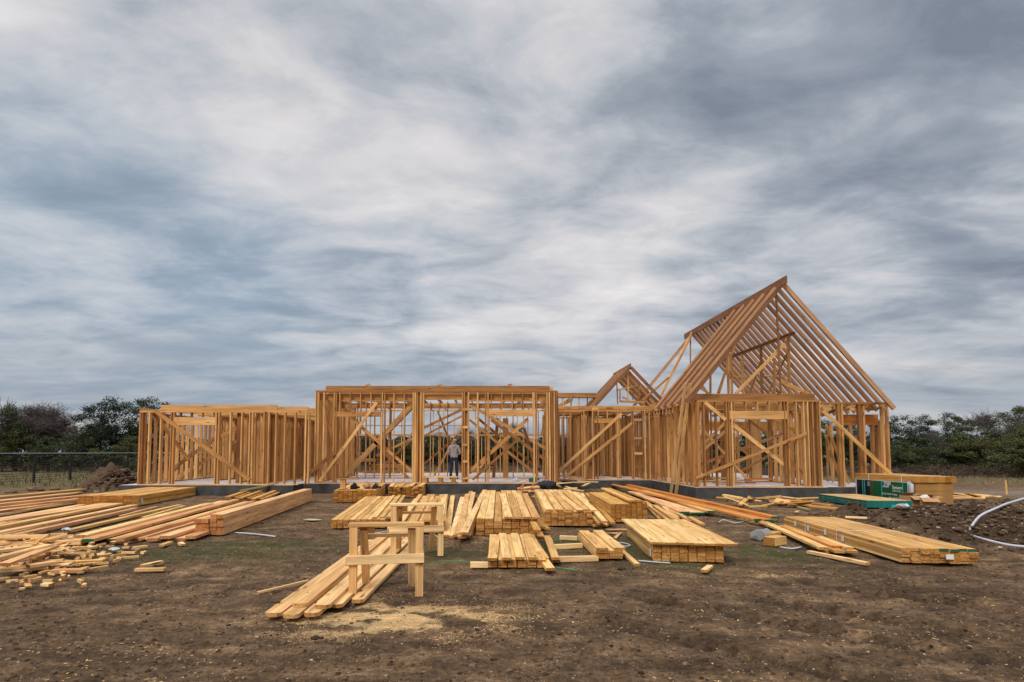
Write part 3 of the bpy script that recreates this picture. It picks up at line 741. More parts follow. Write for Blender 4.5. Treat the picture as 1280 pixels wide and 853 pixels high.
# sweatshirt hood folded on the back
mb = MB(); mb.sm = True; mb.tube([(wx-.10, wy-.01, S+1.50), (wx-.06, wy-.09, S+1.49), (wx, wy-.11, S+1.46), (wx+.06, wy-.09, S+1.49), (wx+.10, wy-.01, S+1.50)], [.03, .04, .05, .04, .03], 8); build(mb, 'hood', [M_SWEAT], person)

# ------------------------------------------------------------------ lumber stacks
def stack(label, nl, nr, far, h, cols, layers, mats=W_STACK, jit=.03, top_gap=(), group='stacks of lumber on the dirt', end2=None, extra=None, straps=(), tags=(), name='lumber_stack', side_far='left', length=None, skew=0., z0=.005):
    """nl, nr: ground pixels of the near corners; far: pixel of the far top corner (left or right)"""
    a = G(*nl); b_ = G(*nr); f = G(far[0], far[1], h)
    ref = a if side_far == 'left' else b_
    al = Vector((f.x-ref.x, f.y-ref.y, 0)); ln = al.length; al /= ln
    if length: ln = length
    sd = Vector((al.y, -al.x, 0)); wd = (b_-a).dot(sd)
    if side_far == 'right': a = b_-sd*wd
    T = thing(name, (a.x, a.y, 0), label, 'lumber', group)
    bw = wd/cols; bt = (h-z0)/layers
    for l in range(layers):
        for c_ in range(cols):
            if (l, c_) in top_gap: continue
            j0 = R.uniform(-jit, jit); j1 = R.uniform(-jit, jit)
            p = a+sd*(bw*(c_+.5)+R.uniform(-.002, .002)+skew*l)+al*(j0); p.z = z0+bt*(l+.5)
            q = p+al*(ln+j1-j0)
            mb = MB(); mb.bar(p, q, bw-.009-R.random()*.008, bt-.0025-R.random()*.002, end2=None)
            if end2 is not None and l == layers-1 and c_ >= cols//2:
                mb.mi[0] = 2
            build(mb, 'board', list(mats)+(extra or []), T)
    for t in straps:
        mb = MB(); c1 = a+al*(ln*t)
        mb.bar(c1-sd*.006+Vector((0, 0, h+.002)), c1+sd*(wd+.006)+Vector((0, 0, h+.002)), .016, .003)
        mb.bar(c1-sd*.007+Vector((0, 0, z0)), c1-sd*.007+Vector((0, 0, h)), .016, .003, up=tuple(sd))
        build(mb, 'strap', [M_PAPER, M_PAPER], T)
    for kind, s_, t_ in tags:      # paper tags: 'f' front face (fraction across), 'l' left side (fraction along), 'r' right side
        mb = MB()
        if kind == 'f':
            c1 = a+sd*(wd*s_)-al*(jit+.006)+Vector((0, 0, h*t_)); mb.bar(c1-sd*.05, c1+sd*.05, .004, .07)
        elif kind == 'l':
            c1 = a+al*(ln*s_)-sd*.008+Vector((0, 0, h*t_)); mb.bar(c1-al*.04, c1+al*.04, .004, .10)
        else:
            c1 = a+al*(ln*s_)+sd*(wd+.008)+Vector((0, 0, h*t_)); mb.bar(c1-al*.04, c1+al*.04, .004, .10)
        build(mb, 'paper_tag', [M_PAPER, M_PAPER], T)
    return T, a, al, sd, ln, wd, h
def on(st, u, v, z=0): T, a, al, sd, ln, wd, h = st; return a+al*u+sd*v+Vector((0, 0, h+z))

B1 = stack('wide bundle by the left corner of the frame, paper tag on its side', (122.5, 629), (173, 632.5), (247, 608.5), .31, 8, 8, W_YEL, .01, side_far='right', tags=(('r', .04, .5), ('r', .05, .3)), straps=(.15, .8))
B2 = stack('long narrow stack of pinkish beams with dark near ends', (251, 667), (279, 669.5), (390, 611), .40, 4, 5, W_PINK, .04, side_far='right', top_gap=((4, 0), (4, 1)))
B3 = stack('square bundle carrying a block and black tools', (417.5, 628), (470, 628), (482, 604.5), .38, 9, 9, W_YEL, .015, side_far='right')
B4 = stack('bundle just below the pallet with ragged top boards', (486.5, 621), (529, 622), (534, 602.5), .36, 8, 8, W_YEL, .04, side_far='right', top_gap=((7, 2), (7, 5)))
B5 = stack('low wide flat bundle left of the rear sawhorse', (413, 661), (481, 661), (457, 620.6), .185, 9, 4, W_STACK, .01)
B6 = stack('low stack seen behind the rear sawhorse top rail', (497, 667), (557, 667), (523, 618), .24, 7, 5, W_STACK, .05, top_gap=((4, 1), (4, 4)))
C1 = stack('tall stack with crooked top boards at centre', (595, 670), (671, 668), (607, 613), .33, 7, 7, W_STACK, .02, top_gap=((6, 2),))
C2 = stack('broad stack between the crooked centre stack and square-ended stack', (680, 657.5), (750, 657.5), (668, 612), .31, 8, 7, W_STACK, .02)
C3 = stack('tall square-ended stack showing a grid of end grain', (763, 653), (809, 653), (736, 613.5), .46, 7, 10, W_YEL, .01, top_gap=((9, 0), (9, 1), (9, 2), (9, 3)))
D1 = stack('small front stack topped by splayed short boards', (610, 710), (683, 710), (612, 668), .115, 6, 3, W_STACK, .015)
D2 = stack('narrow pair of short boards on cross sticks', (744, 701), (779, 701), (722, 666), .15, 2, 3, W_STACK, .02, z0=.03)
D3 = stack('wide bundle topped with cupped boards at front right of centre', (816, 702), (906, 704), (783, 653.5), .255, 8, 6, W_STACK, .01, tags=(('l', .05, .45),), straps=())
R1 = stack('long bundle with green painted ends beside the churned soil', (1127, 704), (1201, 700), (980, 645.5), .215, 8, 5, W_STACK, .04, end2=2, extra=[M_GREENPAINT], tags=(('l', .55, .6), ('l', .72, .5), ('l', .86, .6), ('l', .40, .5), ('f', .6, .5)), straps=(.45, .75))

def ordn(k): return ['first', 'second', 'third', 'fourth', 'fifth', 'sixth', 'seventh', 'eighth', 'ninth', 'tenth', 'eleventh', 'twelfth', 'thirteenth', 'fourteenth'][k]
# top boards lying on stacks
def row_on(st, n, u0, u1, v0, v1, w, lab, grp, ang=0, z=.021, mats=W_STACK, jit=.1, t=.038):
    for k in range(n):
        v = v0+(v1-v0)*(k/(n-1) if n > 1 else 0)
        a_ = ang*(k/(n-1)*2-1 if n > 1 else 0)+R.uniform(-.006, .006)
        p = on(st, u0+R.uniform(-jit, jit), v, z); q = on(st, u1+R.uniform(-jit, jit), v+math.tan(a_)*(u1-u0), z)
        loose('loose_board', p, q, w, t, lab % ordn(k), 'board', grp, mats)
row_on(C1, 4, -.02, 6.0, .62, 1.14, .15, '%s from the left of the four boards on the crooked centre stack', 'boards on the centre stack', .01, jit=.06)
row_on(B6, 4, -.2, 5.0, .08, .82, .14, '%s from the left of four spaced boards behind the rear sawhorse', 'spaced boards behind the sawhorse', 0, jit=.25)
row_on(C2, 3, 0, 5.5, .12, .56, .17, '%s from the left of three boards on the left of the broad stack', 'boards on the broad stack', .0, jit=.03)
row_on(C2, 3, .1, 5.5, .78, 1.08, .14, '%s from the left of three raised boards on the right of the broad stack', 'boards on the broad stack', .02, z=.021, jit=.2)
row_on(D1, 3, -.05, 2.25, .26, .62, .125, '%s of three tight boards atop the small front stack', 'short boards on the small front stack', .01, z=.021, jit=.04)
loose('loose_board', on(D1, -.12, .06, .021), on(D1, 2.0, .12, .021), .13, .04, 'leftmost tilted board on the small front stack', 'board', 'short boards on the small front stack')
row_on(D1, 2, .15, 2.2, .80, .95, .11, '%s of two boards sliding off the right of the small front stack', 'short boards on the small front stack', .03, z=-.018, jit=.1)
loose('loose_board', G(688, 712, .05), G(661, 674, .14), .12, .04, 'splayed outer board leaning off the small front stack', 'board', 'short boards on the small front stack')
loose('loose_board', G(696, 702, .02), G(686, 674, .02), .10, .04, 'short board on the dirt right of the small front stack', 'board', None)
row_on(D2, 2, 0, 1.9, .10, .36, .17, '%s of the two boards crowning the narrow pair', 'boards on the narrow pair', .0, z=.021, jit=.06)
loose('loose_board', G(797, 706.5, .02), G(757, 672, .10), .07, .04, 'thin plank sliding off the right of the narrow pair', 'board', None)
# cupped top sheets of D3
row_on(D3, 8, -.08, 2.85, .04, 1.10, .147, '%s from the left of the cupped boards topping the front right bundle', 'cupped boards on the wide bundle', .0, z=.018, jit=.035, t=.03)
row_on(C3, 2, -.03, 4.5, .50, .66, .14, '%s raised board on the right of the square-ended stack', 'raised boards on the square-ended stack', .0, z=.021, jit=.02, mats=W_YEL)
row_on(B5, 3, .1, 6.2, .9, 1.2, .09, '%s narrow board along the right edge of the flat bundle', 'narrow boards on the flat bundle', .0, z=.021, jit=.1)
row_on(B3, 2, .2, 3.4, .2, .8, .2, '%s thin board on the bundle carrying tools', 'boards under the black tools', 0, z=.012, t=.02)
row_on(B4, 4, -.1, 2.4, .1, 1.1, .13, '%s from the left of ragged boards under the pallet', 'ragged boards', .04, z=.021, jit=.2, mats=W_STACK)
# cross sticks
for a, b_, lab in (((688, 684), (727, 682), 'cross stick behind the narrow pair of boards'), ((697, 699), (747, 698), 'front cross stick under the narrow pair of boards'), ((588, 706), (610, 706), 'short stick end left of the small front stack'), ((700, 672), (722, 673), 'thin stick left of the narrow pair, farthest back'),
                   ((906-60, 664), (940-60, 664), 'short stick behind the wide front bundle')):
    loose('cross_stick', G(*a, .035), G(*b_, .035), .09, .07, lab, 'stick', None, W_PALE)
loose('cross_stick', G(757, 662, .01), G(788, 662, .01), .06, .02, 'thin lath flat on the dirt below the square-ended stack', 'stick', None, W_PALE)
loose('cross_stick', G(756, 666, .01), G(776, 667, .01), .06, .02, 'short lath lying beside a bent lath below square-ended stack', 'stick', None, W_PALE)
loose('cross_stick', G(776, 666, .01), G(769, 673, .01), .06, .02, 'bent lath pointing at the narrow pair of boards', 'stick', None, W_PALE)

# fan of loose boards between B6 and C1
fan = [((558, 670), (566, 620), .02), ((566, 671), (578, 622), .02), ((571, 670), (589, 614), .06), ((577, 672), (592, 616), .10), ((583, 671), (603, 617), .06), ((575, 668), (584, 618), .14), ((586, 669), (600, 622), .02), ((580, 667), (606, 613), .18)]
for k, (a, b_, z) in enumerate(fan):
    loose('loose_board', G(a[0], a[1], z), G(b_[0], b_[1], z+R.uniform(0, .05)), .14, .04, '%s board counted from the left in the loose fan beside the centre stack' % ordn(k), 'board', 'loose fan of boards', W_PALE if k % 2 else W_STACK)
# splinters between C1 and C2, and C2 and C3
fan = [((672, 664), (650, 622), .25), ((678, 660), (655, 628), .12), ((684, 662), (660, 630), .02), ((676, 672), (668, 648), .02)]
for k, (a, b_, z) in enumerate(fan):
    loose('loose_board', G(a[0], a[1], z), G(b_[0], b_[1], z+.05), .12, .04, '%s from the left of boards slumped between the centre and broad stacks' % ordn(k), 'board', 'boards slumped beside the broad stack', W_YEL)
fan = [((757, 657), (727, 617), .04), ((753, 657), (716, 617), .12), ((762, 656), (735, 625), .02), ((750, 655), (722, 616), .2), ((745, 658), (730, 640), .02), ((766, 654), (733, 617), .14), ((756, 653), (745, 640), .28)]
for k, (a, b_, z) in enumerate(fan):
    loose('loose_board', G(a[0], a[1], z), G(b_[0], b_[1], z+.03), .11, .04, '%s of the tangled boards between the broad and square-ended stacks' % ordn(k), 'board', 'tangled boards beside the square-ended stack', W_YEL if k % 2 else W_STACK)

# LVL beams along the gable wing
for k, (a, b_, w, z, lab) in enumerate((((961, 651), (768, 605), .20, .05, 'lowest long orange beam of the green-ended bunch'), ((969, 647), (775, 604), .19, .11, 'upper long orange beam of the green-ended bunch'), ((947, 650), (762, 605), .16, .12, 'left long orange beam of the green-ended bunch'))):
    p = G(a[0], a[1], z); q = G(b_[0], b_[1], z+.06)
    mb = MB(); mb.bar(p, q, w, .05, mi=(0, 1)); mb.mi[0] = 2; mb.mi[3] = 0; tag(build(mb, 'long_beam', [W_LVL[0], W_LVL[1], M_GREENPAINT]), lab, 'beam', 'long orange beams')
for k, (a, b_, w, z, lab) in enumerate((((872, 642), (793, 616), .36, .04, 'wide brown beam with a green end, lowest'), ((889, 640), (806, 614), .2, .10, 'pale beam lying on the wide brown beam'), ((856, 641), (789, 615), .25, .09, 'brown beam on the left of the short green-ended pair'))):
    p = G(a[0], a[1], z); q = G(b_[0], b_[1], z)
    mb = MB(); mb.bar(p, q, w, .05, mi=(0, 1)); mb.mi[0] = 2; tag(build(mb, 'short_beam', [(W_PINK if k != 1 else W_STACK)[0], W_LVL[1], M_GREENPAINT]), lab, 'beam', 'shorter beams beside the orange ones')
fan = [((826, 649), (808, 630)), ((838, 652), (812, 632)), ((853, 655), (818, 632)), ((867, 653), (822, 629)), ((878, 656), (862, 647)), ((846, 648), (830, 634)), ((833, 645), (806, 627))]
for k, (a, b_) in enumerate(fan):
    z = .03+.05*(k % 3); loose('loose_board', G(a[0], a[1], z), G(b_[0], b_[1], z+.05), .12, .04, '%s scrap board right of the square-ended stack' % ordn(k), 'board', 'scrap boards right of the square-ended stack', W_PALE if k % 2 else W_STACK)

# R2 loose boards under R1
fan = [((1038, 690), (955, 653), .02, .16), ((1050, 690), (948, 652), .06, .15), ((1060, 691), (985, 664), .02, .15), ((1046, 684), (978, 658), .10, .15), ((1066, 690), (1012, 672), .06, .15), ((1030, 686), (962, 656), .10, .14), ((1062, 686), (1024, 672), .10, .12)]
for k, (a, b_, z, w) in enumerate(fan):
    loose('loose_board', G(a[0], a[1], z), G(b_[0], b_[1], z), w, .04, '%s loose board in the low spread left of the green-ended bundle' % ordn(k), 'board', 'low spread of boards', W_STACK if k != 3 else W_LVL)
loose('loose_board', G(1011, 690, .02), G(1085, 705, .02), .09, .04, 'single stick lying in front of the low spread of boards', 'board', None, W_PALE)
for px, py, s in ((972, 676, .2), (967, 670, .16)):
    p = G(px, py, .08); loose('wood_block', p-Vector((s, .1, 0)), p+Vector((s*.6, .12, 0)), .2, .14, 'end block %s beside the crumpled plastic' % ('in front' if s > .18 else 'behind it'), 'block', None, W_STACK)
# green strip in front of gable slab etc
for a, b_, z, w, lab, m_ in (((867, 615), (976, 618), .04, .2, 'long pale board flat before the gable slab', W_STACK), ((896, 622), (956, 625), .03, .14, 'shorter board just in front of the long pale one', W_STACK), ((954, 623), (1012, 638), .02, .10, 'thin greenish board pointing towards the soil', W_TREAT), ((975, 629), (1066, 638), .02, .16, 'orange board stretching to the teal-edged sheets', W_LVL), ((990, 627), (1040, 632), .02, .12, 'pale thin board behind the orange one', W_STACK),
                          ((300, 614), (348, 604.5), .22, .1, 'greenish treated timber raised before the slab', W_TREAT), ((255, 613), (305, 611), .10, .3, 'short pale sheet of boards right of the corner bundle', W_STACK), ((870, 612), (905, 612), .05, .1, 'short offcut against the gable slab', W_STACK)):
    loose('loose_board', G(a[0], a[1], z), G(b_[0], b_[1], z+(.2 if m_ is W_TREAT and a[0] < 400 else 0)), w, .05, lab, 'board', None, m_)
for k in range(6):
    a = (284+k*8, 622+.6*k); b_ = (318+k*8.5, 610.8)
    z = .10 if k % 2 else .16
    loose('loose_board', G(a[0], a[1], z), G(b_[0], b_[1], z), .15, .045, '%s board from the left in the small pile behind the pinkish beams' % ordn(k), 'board', 'small pile behind the pinkish beams', W_YEL)

# L2 long planks
l2 = [((94, 676), (281, 627), .20, .05, W_PINK), ((108, 676), (297, 625), .16, .10, W_PINK), ((100, 671), (262, 630), .14, .14, W_STACK), ((140, 676), (310, 628), .13, .03, W_STACK), ((150, 675), (318, 627), .10, .09, W_PINK), ((168, 675), (322, 631), .12, .03, W_PINK), ((190, 675), (335, 632), .13, .04, W_PINK), ((206, 672), (345, 629), .12, .09, W_PINK), ((222, 675), (352, 634), .18, .02, W_PINK), ((85, 664), (225, 632), .10, .04, W_STACK), ((238, 672), (330, 640), .12, .06, W_PINK)]
for k, (a, b_, w, z, m_) in enumerate(l2):
    mb = MB(); mb.bar(G(a[0], a[1], z), G(b_[0], b_[1], z), w*1.45, .055)
    if k in (0, 1, 3): mb.mi[0] = 2
    tag(build(mb, 'long_plank', list(m_)+[M_GREENPAINT]), '%s of the long planks fanned left of the pinkish beams%s' % (ordn(k), ', green end' if k in (0, 1, 3) else ''), 'plank', 'long planks left of the pinkish beams')
# L1 planks out of the left edge (running away from the viewer)
l1 = [((-150, 707), (170, 636), .10, .04), ((-150, 697), (168, 632), .12, .04), ((-150, 687), (150, 630), .12, .06), ((-150, 673), (138, 630), .34, .05), ((-120, 656), (122, 622), .20, .05), ((-60, 650), (56, 630), .18, .04), ((-90, 640), (122, 618), .2, .09), ((-90, 636), (92, 617), .2, .04), ((-90, 630), (103, 612), .26, .06), ((-60, 642), (118, 622), .13, .12), ((150, 646), (196, 634), .07, .02), ((178, 648), (230, 633), .08, .02)]
for k, (a, b_, w, z) in enumerate(l1):
    w *= 1.55 if k < 10 else 1; z *= 1.5
    loose('long_plank', G(a[0], a[1], z), G(b_[0], b_[1], z), w, .05, '%s nearest of the long planks running off the left edge' % ordn(k) if k < 10 else ('thin lath left of the fanned planks' if k == 10 else 'thin lath nearer the fanned planks'), 'plank', 'planks running off the left edge', W_PINK if k % 3 != 2 else W_STACK)
for k in range(9):
    a = (-140, 700-k*8.5); b_ = (160-k*7, 634-k*2.6); loose('long_plank', G(a[0], a[1], .03), G(b_[0]-R.uniform(0, 14), b_[1], .03), .22, .05, '%s nearest of the lower layer of planks at the left edge' % ordn(k), 'plank', 'lower planks at the left edge', W_STACK if k % 2 else W_PALE)

# notched rafters under the sawhorses
nr_ = [((340, 769), (466, 676), .16, .022, 0), ((362, 771), (484, 674), .16, .022, 0), ((374, 757), (478, 672), .16, .062, 1), ((388, 769), (500, 672), .15, .022, 0), ((402, 759), (494, 672), .15, .062, 1), ((418, 758), (512, 672), .15, .022, 1), ((446, 752), (520, 678), .13, .022, 0)]
for k, (a, b_, w, z, tp) in enumerate(nr_):
    p = G(a[0], a[1], z); q = G(b_[0], b_[1], z)
    mb = MB(); mb.bar(p, q, w, .038, clip=.034, rn=R.random(), notch=.34+.04*(k % 3))
    # birdsmouth notch: dark wedge cut seen on top -> modelled as raised lips either side
    mb2 = mb
    tag(build(mb2, 'rafter_board', list(W_PALE)), '%s from the left of the dog-eared boards under the sawhorses' % ordn(k), 'board', 'dog-eared boards under the sawhorses')
loose('thin_stick', G(322, 741, .01), G(385, 726, .01), .03, .02, 'thin stick lying left of the dog-eared boards', 'stick', None, W_PALE)

# ------------------------------------------------------------------ sawhorses
def sawhorse(px0, px1, pyb, label, depth=.48, h=.80):
    a = G(px0, pyb); b_ = G(px1, pyb-2.0)
    xd = (b_-a); wd = xd.length; xd /= wd; yd = Vector((-xd.y, xd.x, 0))
    T = thing('sawhorse', (a.x, a.y, 0), label, 'sawhorse', 'homemade sawhorses')
    U = Vector((0, 0, 1))
    def mem(nm, p, q, w, t, up):
        mb = MB(); mb.bar(p, q, w, t, up); o = build(mb, nm, list(W_PALE), T)
        bv = o.modifiers.new('b', 'BEVEL'); bv.width = .004; bv.segments = 1; return o
    gz = -.02
    mem('leg', a+U*gz, a+U*(h-.042), .09, .04, yd); mem('leg', b_+U*gz, b_+U*(h-.042), .09, .04, yd)
    for s in (a+xd*.10, b_-xd*.09):
        mem('leg', s+yd*depth+U*gz, s+yd*.10+U*(h-.08), .09, .04, yd)
    mem('top_rail', a-xd*.06+yd*.06+U*(h-.02), b_+xd*.05+yd*.06+U*(h-.02), .15, .038, U)
    mem('rail', a-xd*.07-yd*.0405+U*(h*.5), b_+xd*.055-yd*.0405+U*(h*.515), .04, .10, U)
    mem('rail', a+xd*.05+yd*.20+U*(h*.80), b_-xd*.05+yd*.20+U*(h*.80), .09, .038, U)
    mem('rail', a+xd*.05+yd*.135+U*(h*.90), a+xd*.22+yd*.135+U*(h*.90), .04, .10, U)
    mem('rail', b_+xd*.03-yd*.03+U*(h*.47), b_+xd*.03+yd*(depth*.75)+U*(h*.47), .038, .11, U)
    mem('rail', a-xd*.065-yd*.0+U*(h*.47), a-xd*.065+yd*(depth*.7)+U*(h*.47), .038, .09, U)
sawhorse(441, 524, 745.5, 'front sawhorse standing astride the dog-eared boards')
sawhorse(491.5, 550.5, 695.5, 'rear sawhorse standing beside the low stack')

# ------------------------------------------------------------------ offcut heap at left
k = 0
while k < 292:
    px = R.triangular(-20, 195, 40); py = R.triangular(668, 745, 690)
    if px > 120 and py > 705 - (px-120)*.05 and R.random() < .85: continue
    if py > 716 and (px > 110 or R.random() < .5): continue
    if px > 160 and R.random() < .5: continue
    p = G(px, py); dens = max(0, 1-abs(px-50)/110)*max(0, 1-abs(py-690)/30)
    l = R.choice([.04, .05, .06, .08, .1, .12, .15, .22]) if R.random() < .78 or px > 100 or py > 712 else R.uniform(.35, .8)
    an = R.gauss(.35, 1.1); z = .02+R.random()*.16*dens; w = R.choice([.025, .03, .04, .06, .09])*(.6 if l < .1 else 1)
    v = Vector((math.cos(an)*l/2, math.sin(an)*l/2, R.gauss(0, .12)*l*dens))
    q0 = Vector((p.x, p.y, z))-v; q1 = Vector((p.x, p.y, z))+v
    q0.z = max(q0.z, .015); q1.z = max(q1.z, .015)
    mb = MB(); mb.bar(q0, q1, w, R.choice([.018, .03, .038]), up=(R.gauss(0, .5*dens+.02), R.gauss(0, .5*dens+.02), 1))
    tag(build(mb, 'wood_offcut', list(R.choice([W_PINK, W_PALE, W_STACK, W_PALE]))), 'small pine offcut in the scattered scrap heap at the left edge', 'offcut', 'offcuts of the scrap heap'); k += 1
for k, (a, b_, z) in enumerate((((0, 674), (80, 668), .14), ((30, 680), (102, 676), .12), ((-20, 702), (62, 682), .22), ((5, 706), (68, 683), .20), ((0, 713), (62, 709), .05), ((65, 714), (106, 713), .03), ((-10, 690), (40, 684), .2), ((35, 708), (70, 703), .1), ((-30, 672), (60, 670), .2))):
    loose('scrap_board', G(a[0], a[1], z), G(b_[0], b_[1], z), .13, .04, '%s long piece on the scrap heap counting from the back' % ordn([1, 3, 5, 6, 7, 8, 4, 2, 0][k]), 'board', 'long pieces on the scrap heap', W_PINK if k % 2 else W_PALE)
# odd chips
for k, (px, py) in enumerate(((190, 705), (188, 712), (152, 677), (208, 680), (227, 680), (107, 686), (175, 684), (1070, 647), (1050, 640), (1062, 655), (1100, 648), (1017, 652), (884, 711), (996, 640), (1165, 640))):
    p = G(px, py, .02+max(0, ground_z(G(px, py).x, G(px, py).y))); l = R.uniform(.08, .2); an = R.random()*3
    v = Vector((math.cos(an), math.sin(an), 0))*l
    where = 'lying on the dirt right of the scrap heap' if px < 300 else 'lying on the soil between bundle and teal-edged sheets'
    loose('wood_chip', p-v, p+v, .08, .035, 'stray pale wood chip '+where, 'wood chip', 'stray chips '+where, W_PALE)

# debris heap near the slab at centre, and right of beams
def heap(n, x0_, x1_, y0_, y1_, lab, grp, h=.25, lmin=.25, lmax=1.2, mats=(W_STACK, W_PALE, W_YEL)):
    for i in range(n):
        px = R.uniform(x0_, x1_); py = R.uniform(y0_, y1_); p = G(px, py); l = R.uniform(lmin, lmax)/2; an = R.gauss(0, .7)+(0 if R.random() < .6 else 1.2)
        z = .04+R.random()*h; v = Vector((math.cos(an)*l, math.sin(an)*l, R.gauss(0, .12)*l))
        q0 = Vector((p.x, p.y, z))-v; q1 = Vector((p.x, p.y, z))+v; q0.z = max(.02, q0.z); q1.z = max(.02, q1.z)
        loose('scrap_board', q0, q1, R.choice([.09, .12, .14, .2]), .04, lab, 'scrap', grp, R.choice(mats), up=(R.gauss(0, .2), R.gauss(0, .2), 1))
heap(34, 640, 735, 606, 622, 'short scrap board in the rubbish heap before the centre slab', 'scraps of the rubbish heap', .4)
heap(22, 905, 1010, 623, 640, 'pale scrap board in the litter right of the orange beams', 'scraps right of the orange beams', .10, .4, 1.6)
heap(8, 1200, 1245, 621, 626, 'tan scrap at the edge of the dirt road', 'scraps by the road', .05, .5, 1.2)
heap(10, 420, 490, 640, 648, 'x', 'x', .0) if False else None
for i in range(16):       # lumber lying on the slab inside the gable wing
    y = R.uniform(21, 27); x_ = R.uniform(8.8, 11.5); l = R.uniform(.8, 1.8)
    p = Vector((x_-l/2, y+R.uniform(-.2, .2), S+.03+.04*(i % 4))); q = Vector((x_+l/2, y, p.z))
    loose('slab_board', p, q, .14, .04, 'board lying on the slab inside the gable wing', 'board', 'boards on the slab inside the gable wing', W_LVL if i % 3 == 0 else W_FRAME)
for i, (px, Y) in enumerate(((480, 29.5), (485, 29.8), (450, 29.5))):
    p = A(px, 580, Y); loose('slab_stack', Vector((p.x-1, Y, S+.2+.3*i)), Vector((p.x+.8, Y, S+.2+.3*i)), .5, .16, ['lowest', 'middle', 'topmost'][i]+' timber of the pile inside the centre room', 'timber', 'timbers inside the centre room', W_YEL)

def blob(name, px, py, z, r, mt, lab, cat, sq=(1, 1, .6), n=3, grp=None):
    p = G(px, py, z); mb = MB()
    for i in range(n): mb.lump((p.x+R.uniform(-r, r)*.5, p.y+R.uniform(-r, r)*.3, z+r*.3), r, sq=sq)
    return tag(build(mb, name, [mt]), lab, cat, grp)
blob('rubbish_bag', 683, 609, .30, .26, M_BLACK, 'shiny black plastic bag on the rubbish heap', 'bag', (1.2, .8, .7))
blob('rubbish_bag', 678, 604, .42, .16, M_GREY, 'small grey crumpled sack behind the black bag', 'bag')
blob('crumpled_sheet', 667, 602, .40, .16, M_GPRINT, 'crumpled green wrap on the rubbish heap', 'wrap', (1.2, .7, .8))
blob('crumpled_sheet', 646, 602, .36, .14, M_WHITE, 'crumpled white wrap at the left of the rubbish heap', 'wrap', (1, .8, .8))
blob('crumpled_sheet', 952, 671, .06, .13, M_GREY, 'crumpled clear plastic beside the end blocks', 'plastic wrap', (1.4, 1, .8))
blob('crumpled_sheet', 83, 663, .05, .07, M_WHITE, 'crumpled white film by the green-ended planks', 'plastic wrap', (1.4, 1, .5))
blob('crumpled_sheet', 1128, 634, .12, .12, M_WHITE, 'white scrap of film below the printed bundle', 'plastic wrap', (1.2, 1, .5))
blob('crumpled_sheet', 143, 688, .02, .06, M_WHITE, 'white scrap beside the offcuts', 'plastic wrap', (1.4, 1, .4))
def ribbon(name, pts, mt, lab, cat, r=.012, z=.015, grp=None):
    P3 = [G(x_, y_, z) for x_, y_ in pts]
    P3 = [Vector((p.x, p.y, max(z, ground_z(p.x, p.y)+r))) for p in P3]
    # smooth
    Q = []
    for i in range(len(P3)-1):
        for t in (0, .25, .5, .75):
            p0, p1, p2, p3 = P3[max(i-1, 0)], P3[i], P3[i+1], P3[min(i+2, len(P3)-1)]
            Q.append(.5*((2*p1)+(p2-p0)*t+(2*p0-5*p1+4*p2-p3)*t*t+(3*p1-p0-3*p2+p3)*t**3))
    Q.append(P3[-1]); mb = MB(); mb.sm = True; mb.tube(Q, r, 6)
    return tag(build(mb, name, [mt]), lab, cat, grp)
ribbon('plastic_strap', [(528, 707), (545, 703), (565, 701), (580, 702), (590, 705)], M_GTWINE, 'green plastic strap on the dirt right of the front sawhorse', 'strap', .006)
ribbon('plastic_strap', [(694, 709), (706, 711), (722, 713)], M_GTWINE, 'green strap end right of the small front stack', 'strap', .007)
ribbon('plastic_strap', [(688, 677), (700, 675), (722, 676)], M_GTWINE, 'green strap behind the cross stick', 'strap', .006)
ribbon('plastic_strap', [(798, 701), (810, 702), (822, 703), (838, 704)], M_WHITE, 'white strap by the corner of the wide front bundle', 'strap', .010)
ribbon('plastic_strap', [(770, 679), (780, 683), (788, 682), (780, 679), (770, 678)], M_WHITE, 'looped white strap between narrow pair and wide bundle', 'strap', .010)
ribbon('plastic_strap', [(294, 666), (310, 667), (330, 669), (344, 671)], M_WHITE, 'white strip right of the pinkish beams', 'strap', .014)
ribbon('plastic_strap', [(899, 653), (905, 650), (918, 654), (930, 652), (934, 650)], M_WHITE, 'looped white strap below the orange beams', 'strap', .012)
ribbon('plastic_strap', [(975, 684), (990, 686), (1002, 684)], M_WHITE, 'white strip in front of the end blocks', 'strap', .014)
ribbon('plastic_strap', [(462, 668), (475, 666), (486, 664)], M_WHITE, 'white strip left of the rear sawhorse leg', 'strap', .012)
ribbon('plastic_strap', [(542, 667), (547, 672), (551, 678)], M_WHITE, 'white strip at the foot of the rear sawhorse', 'strap', .010)
ribbon('hose', [(648, 612), (655, 606), (662, 600), (668, 603), (664, 610)], M_ORANGE, 'orange hose coiled on the rubbish heap', 'hose', .03, .35)
mb = MB(); p = G(389, 650, .005); mb.lump((p.x, p.y, .01), .16, sq=(1.5, 1, .08)); tag(build(mb, 'flat_stone', [M_ROCK]), 'flat pale disc of stone right of the pinkish beams', 'stone')
for px, py, lab in ((776, 711, 'dark clod in front of the narrow pair of boards'), (395, 798, 'dark clod in the foreground sawdust')):
    mb = MB(); p = G(px, py); mb.lump((p.x, p.y, .0), .03, sq=(1.5, 1, .6), rn=.1); mb.lump((p.x+.05, p.y, .0), .02, rn=.05); tag(build(mb, 'soil_clod', [M_CLOD]), lab, 'clod')
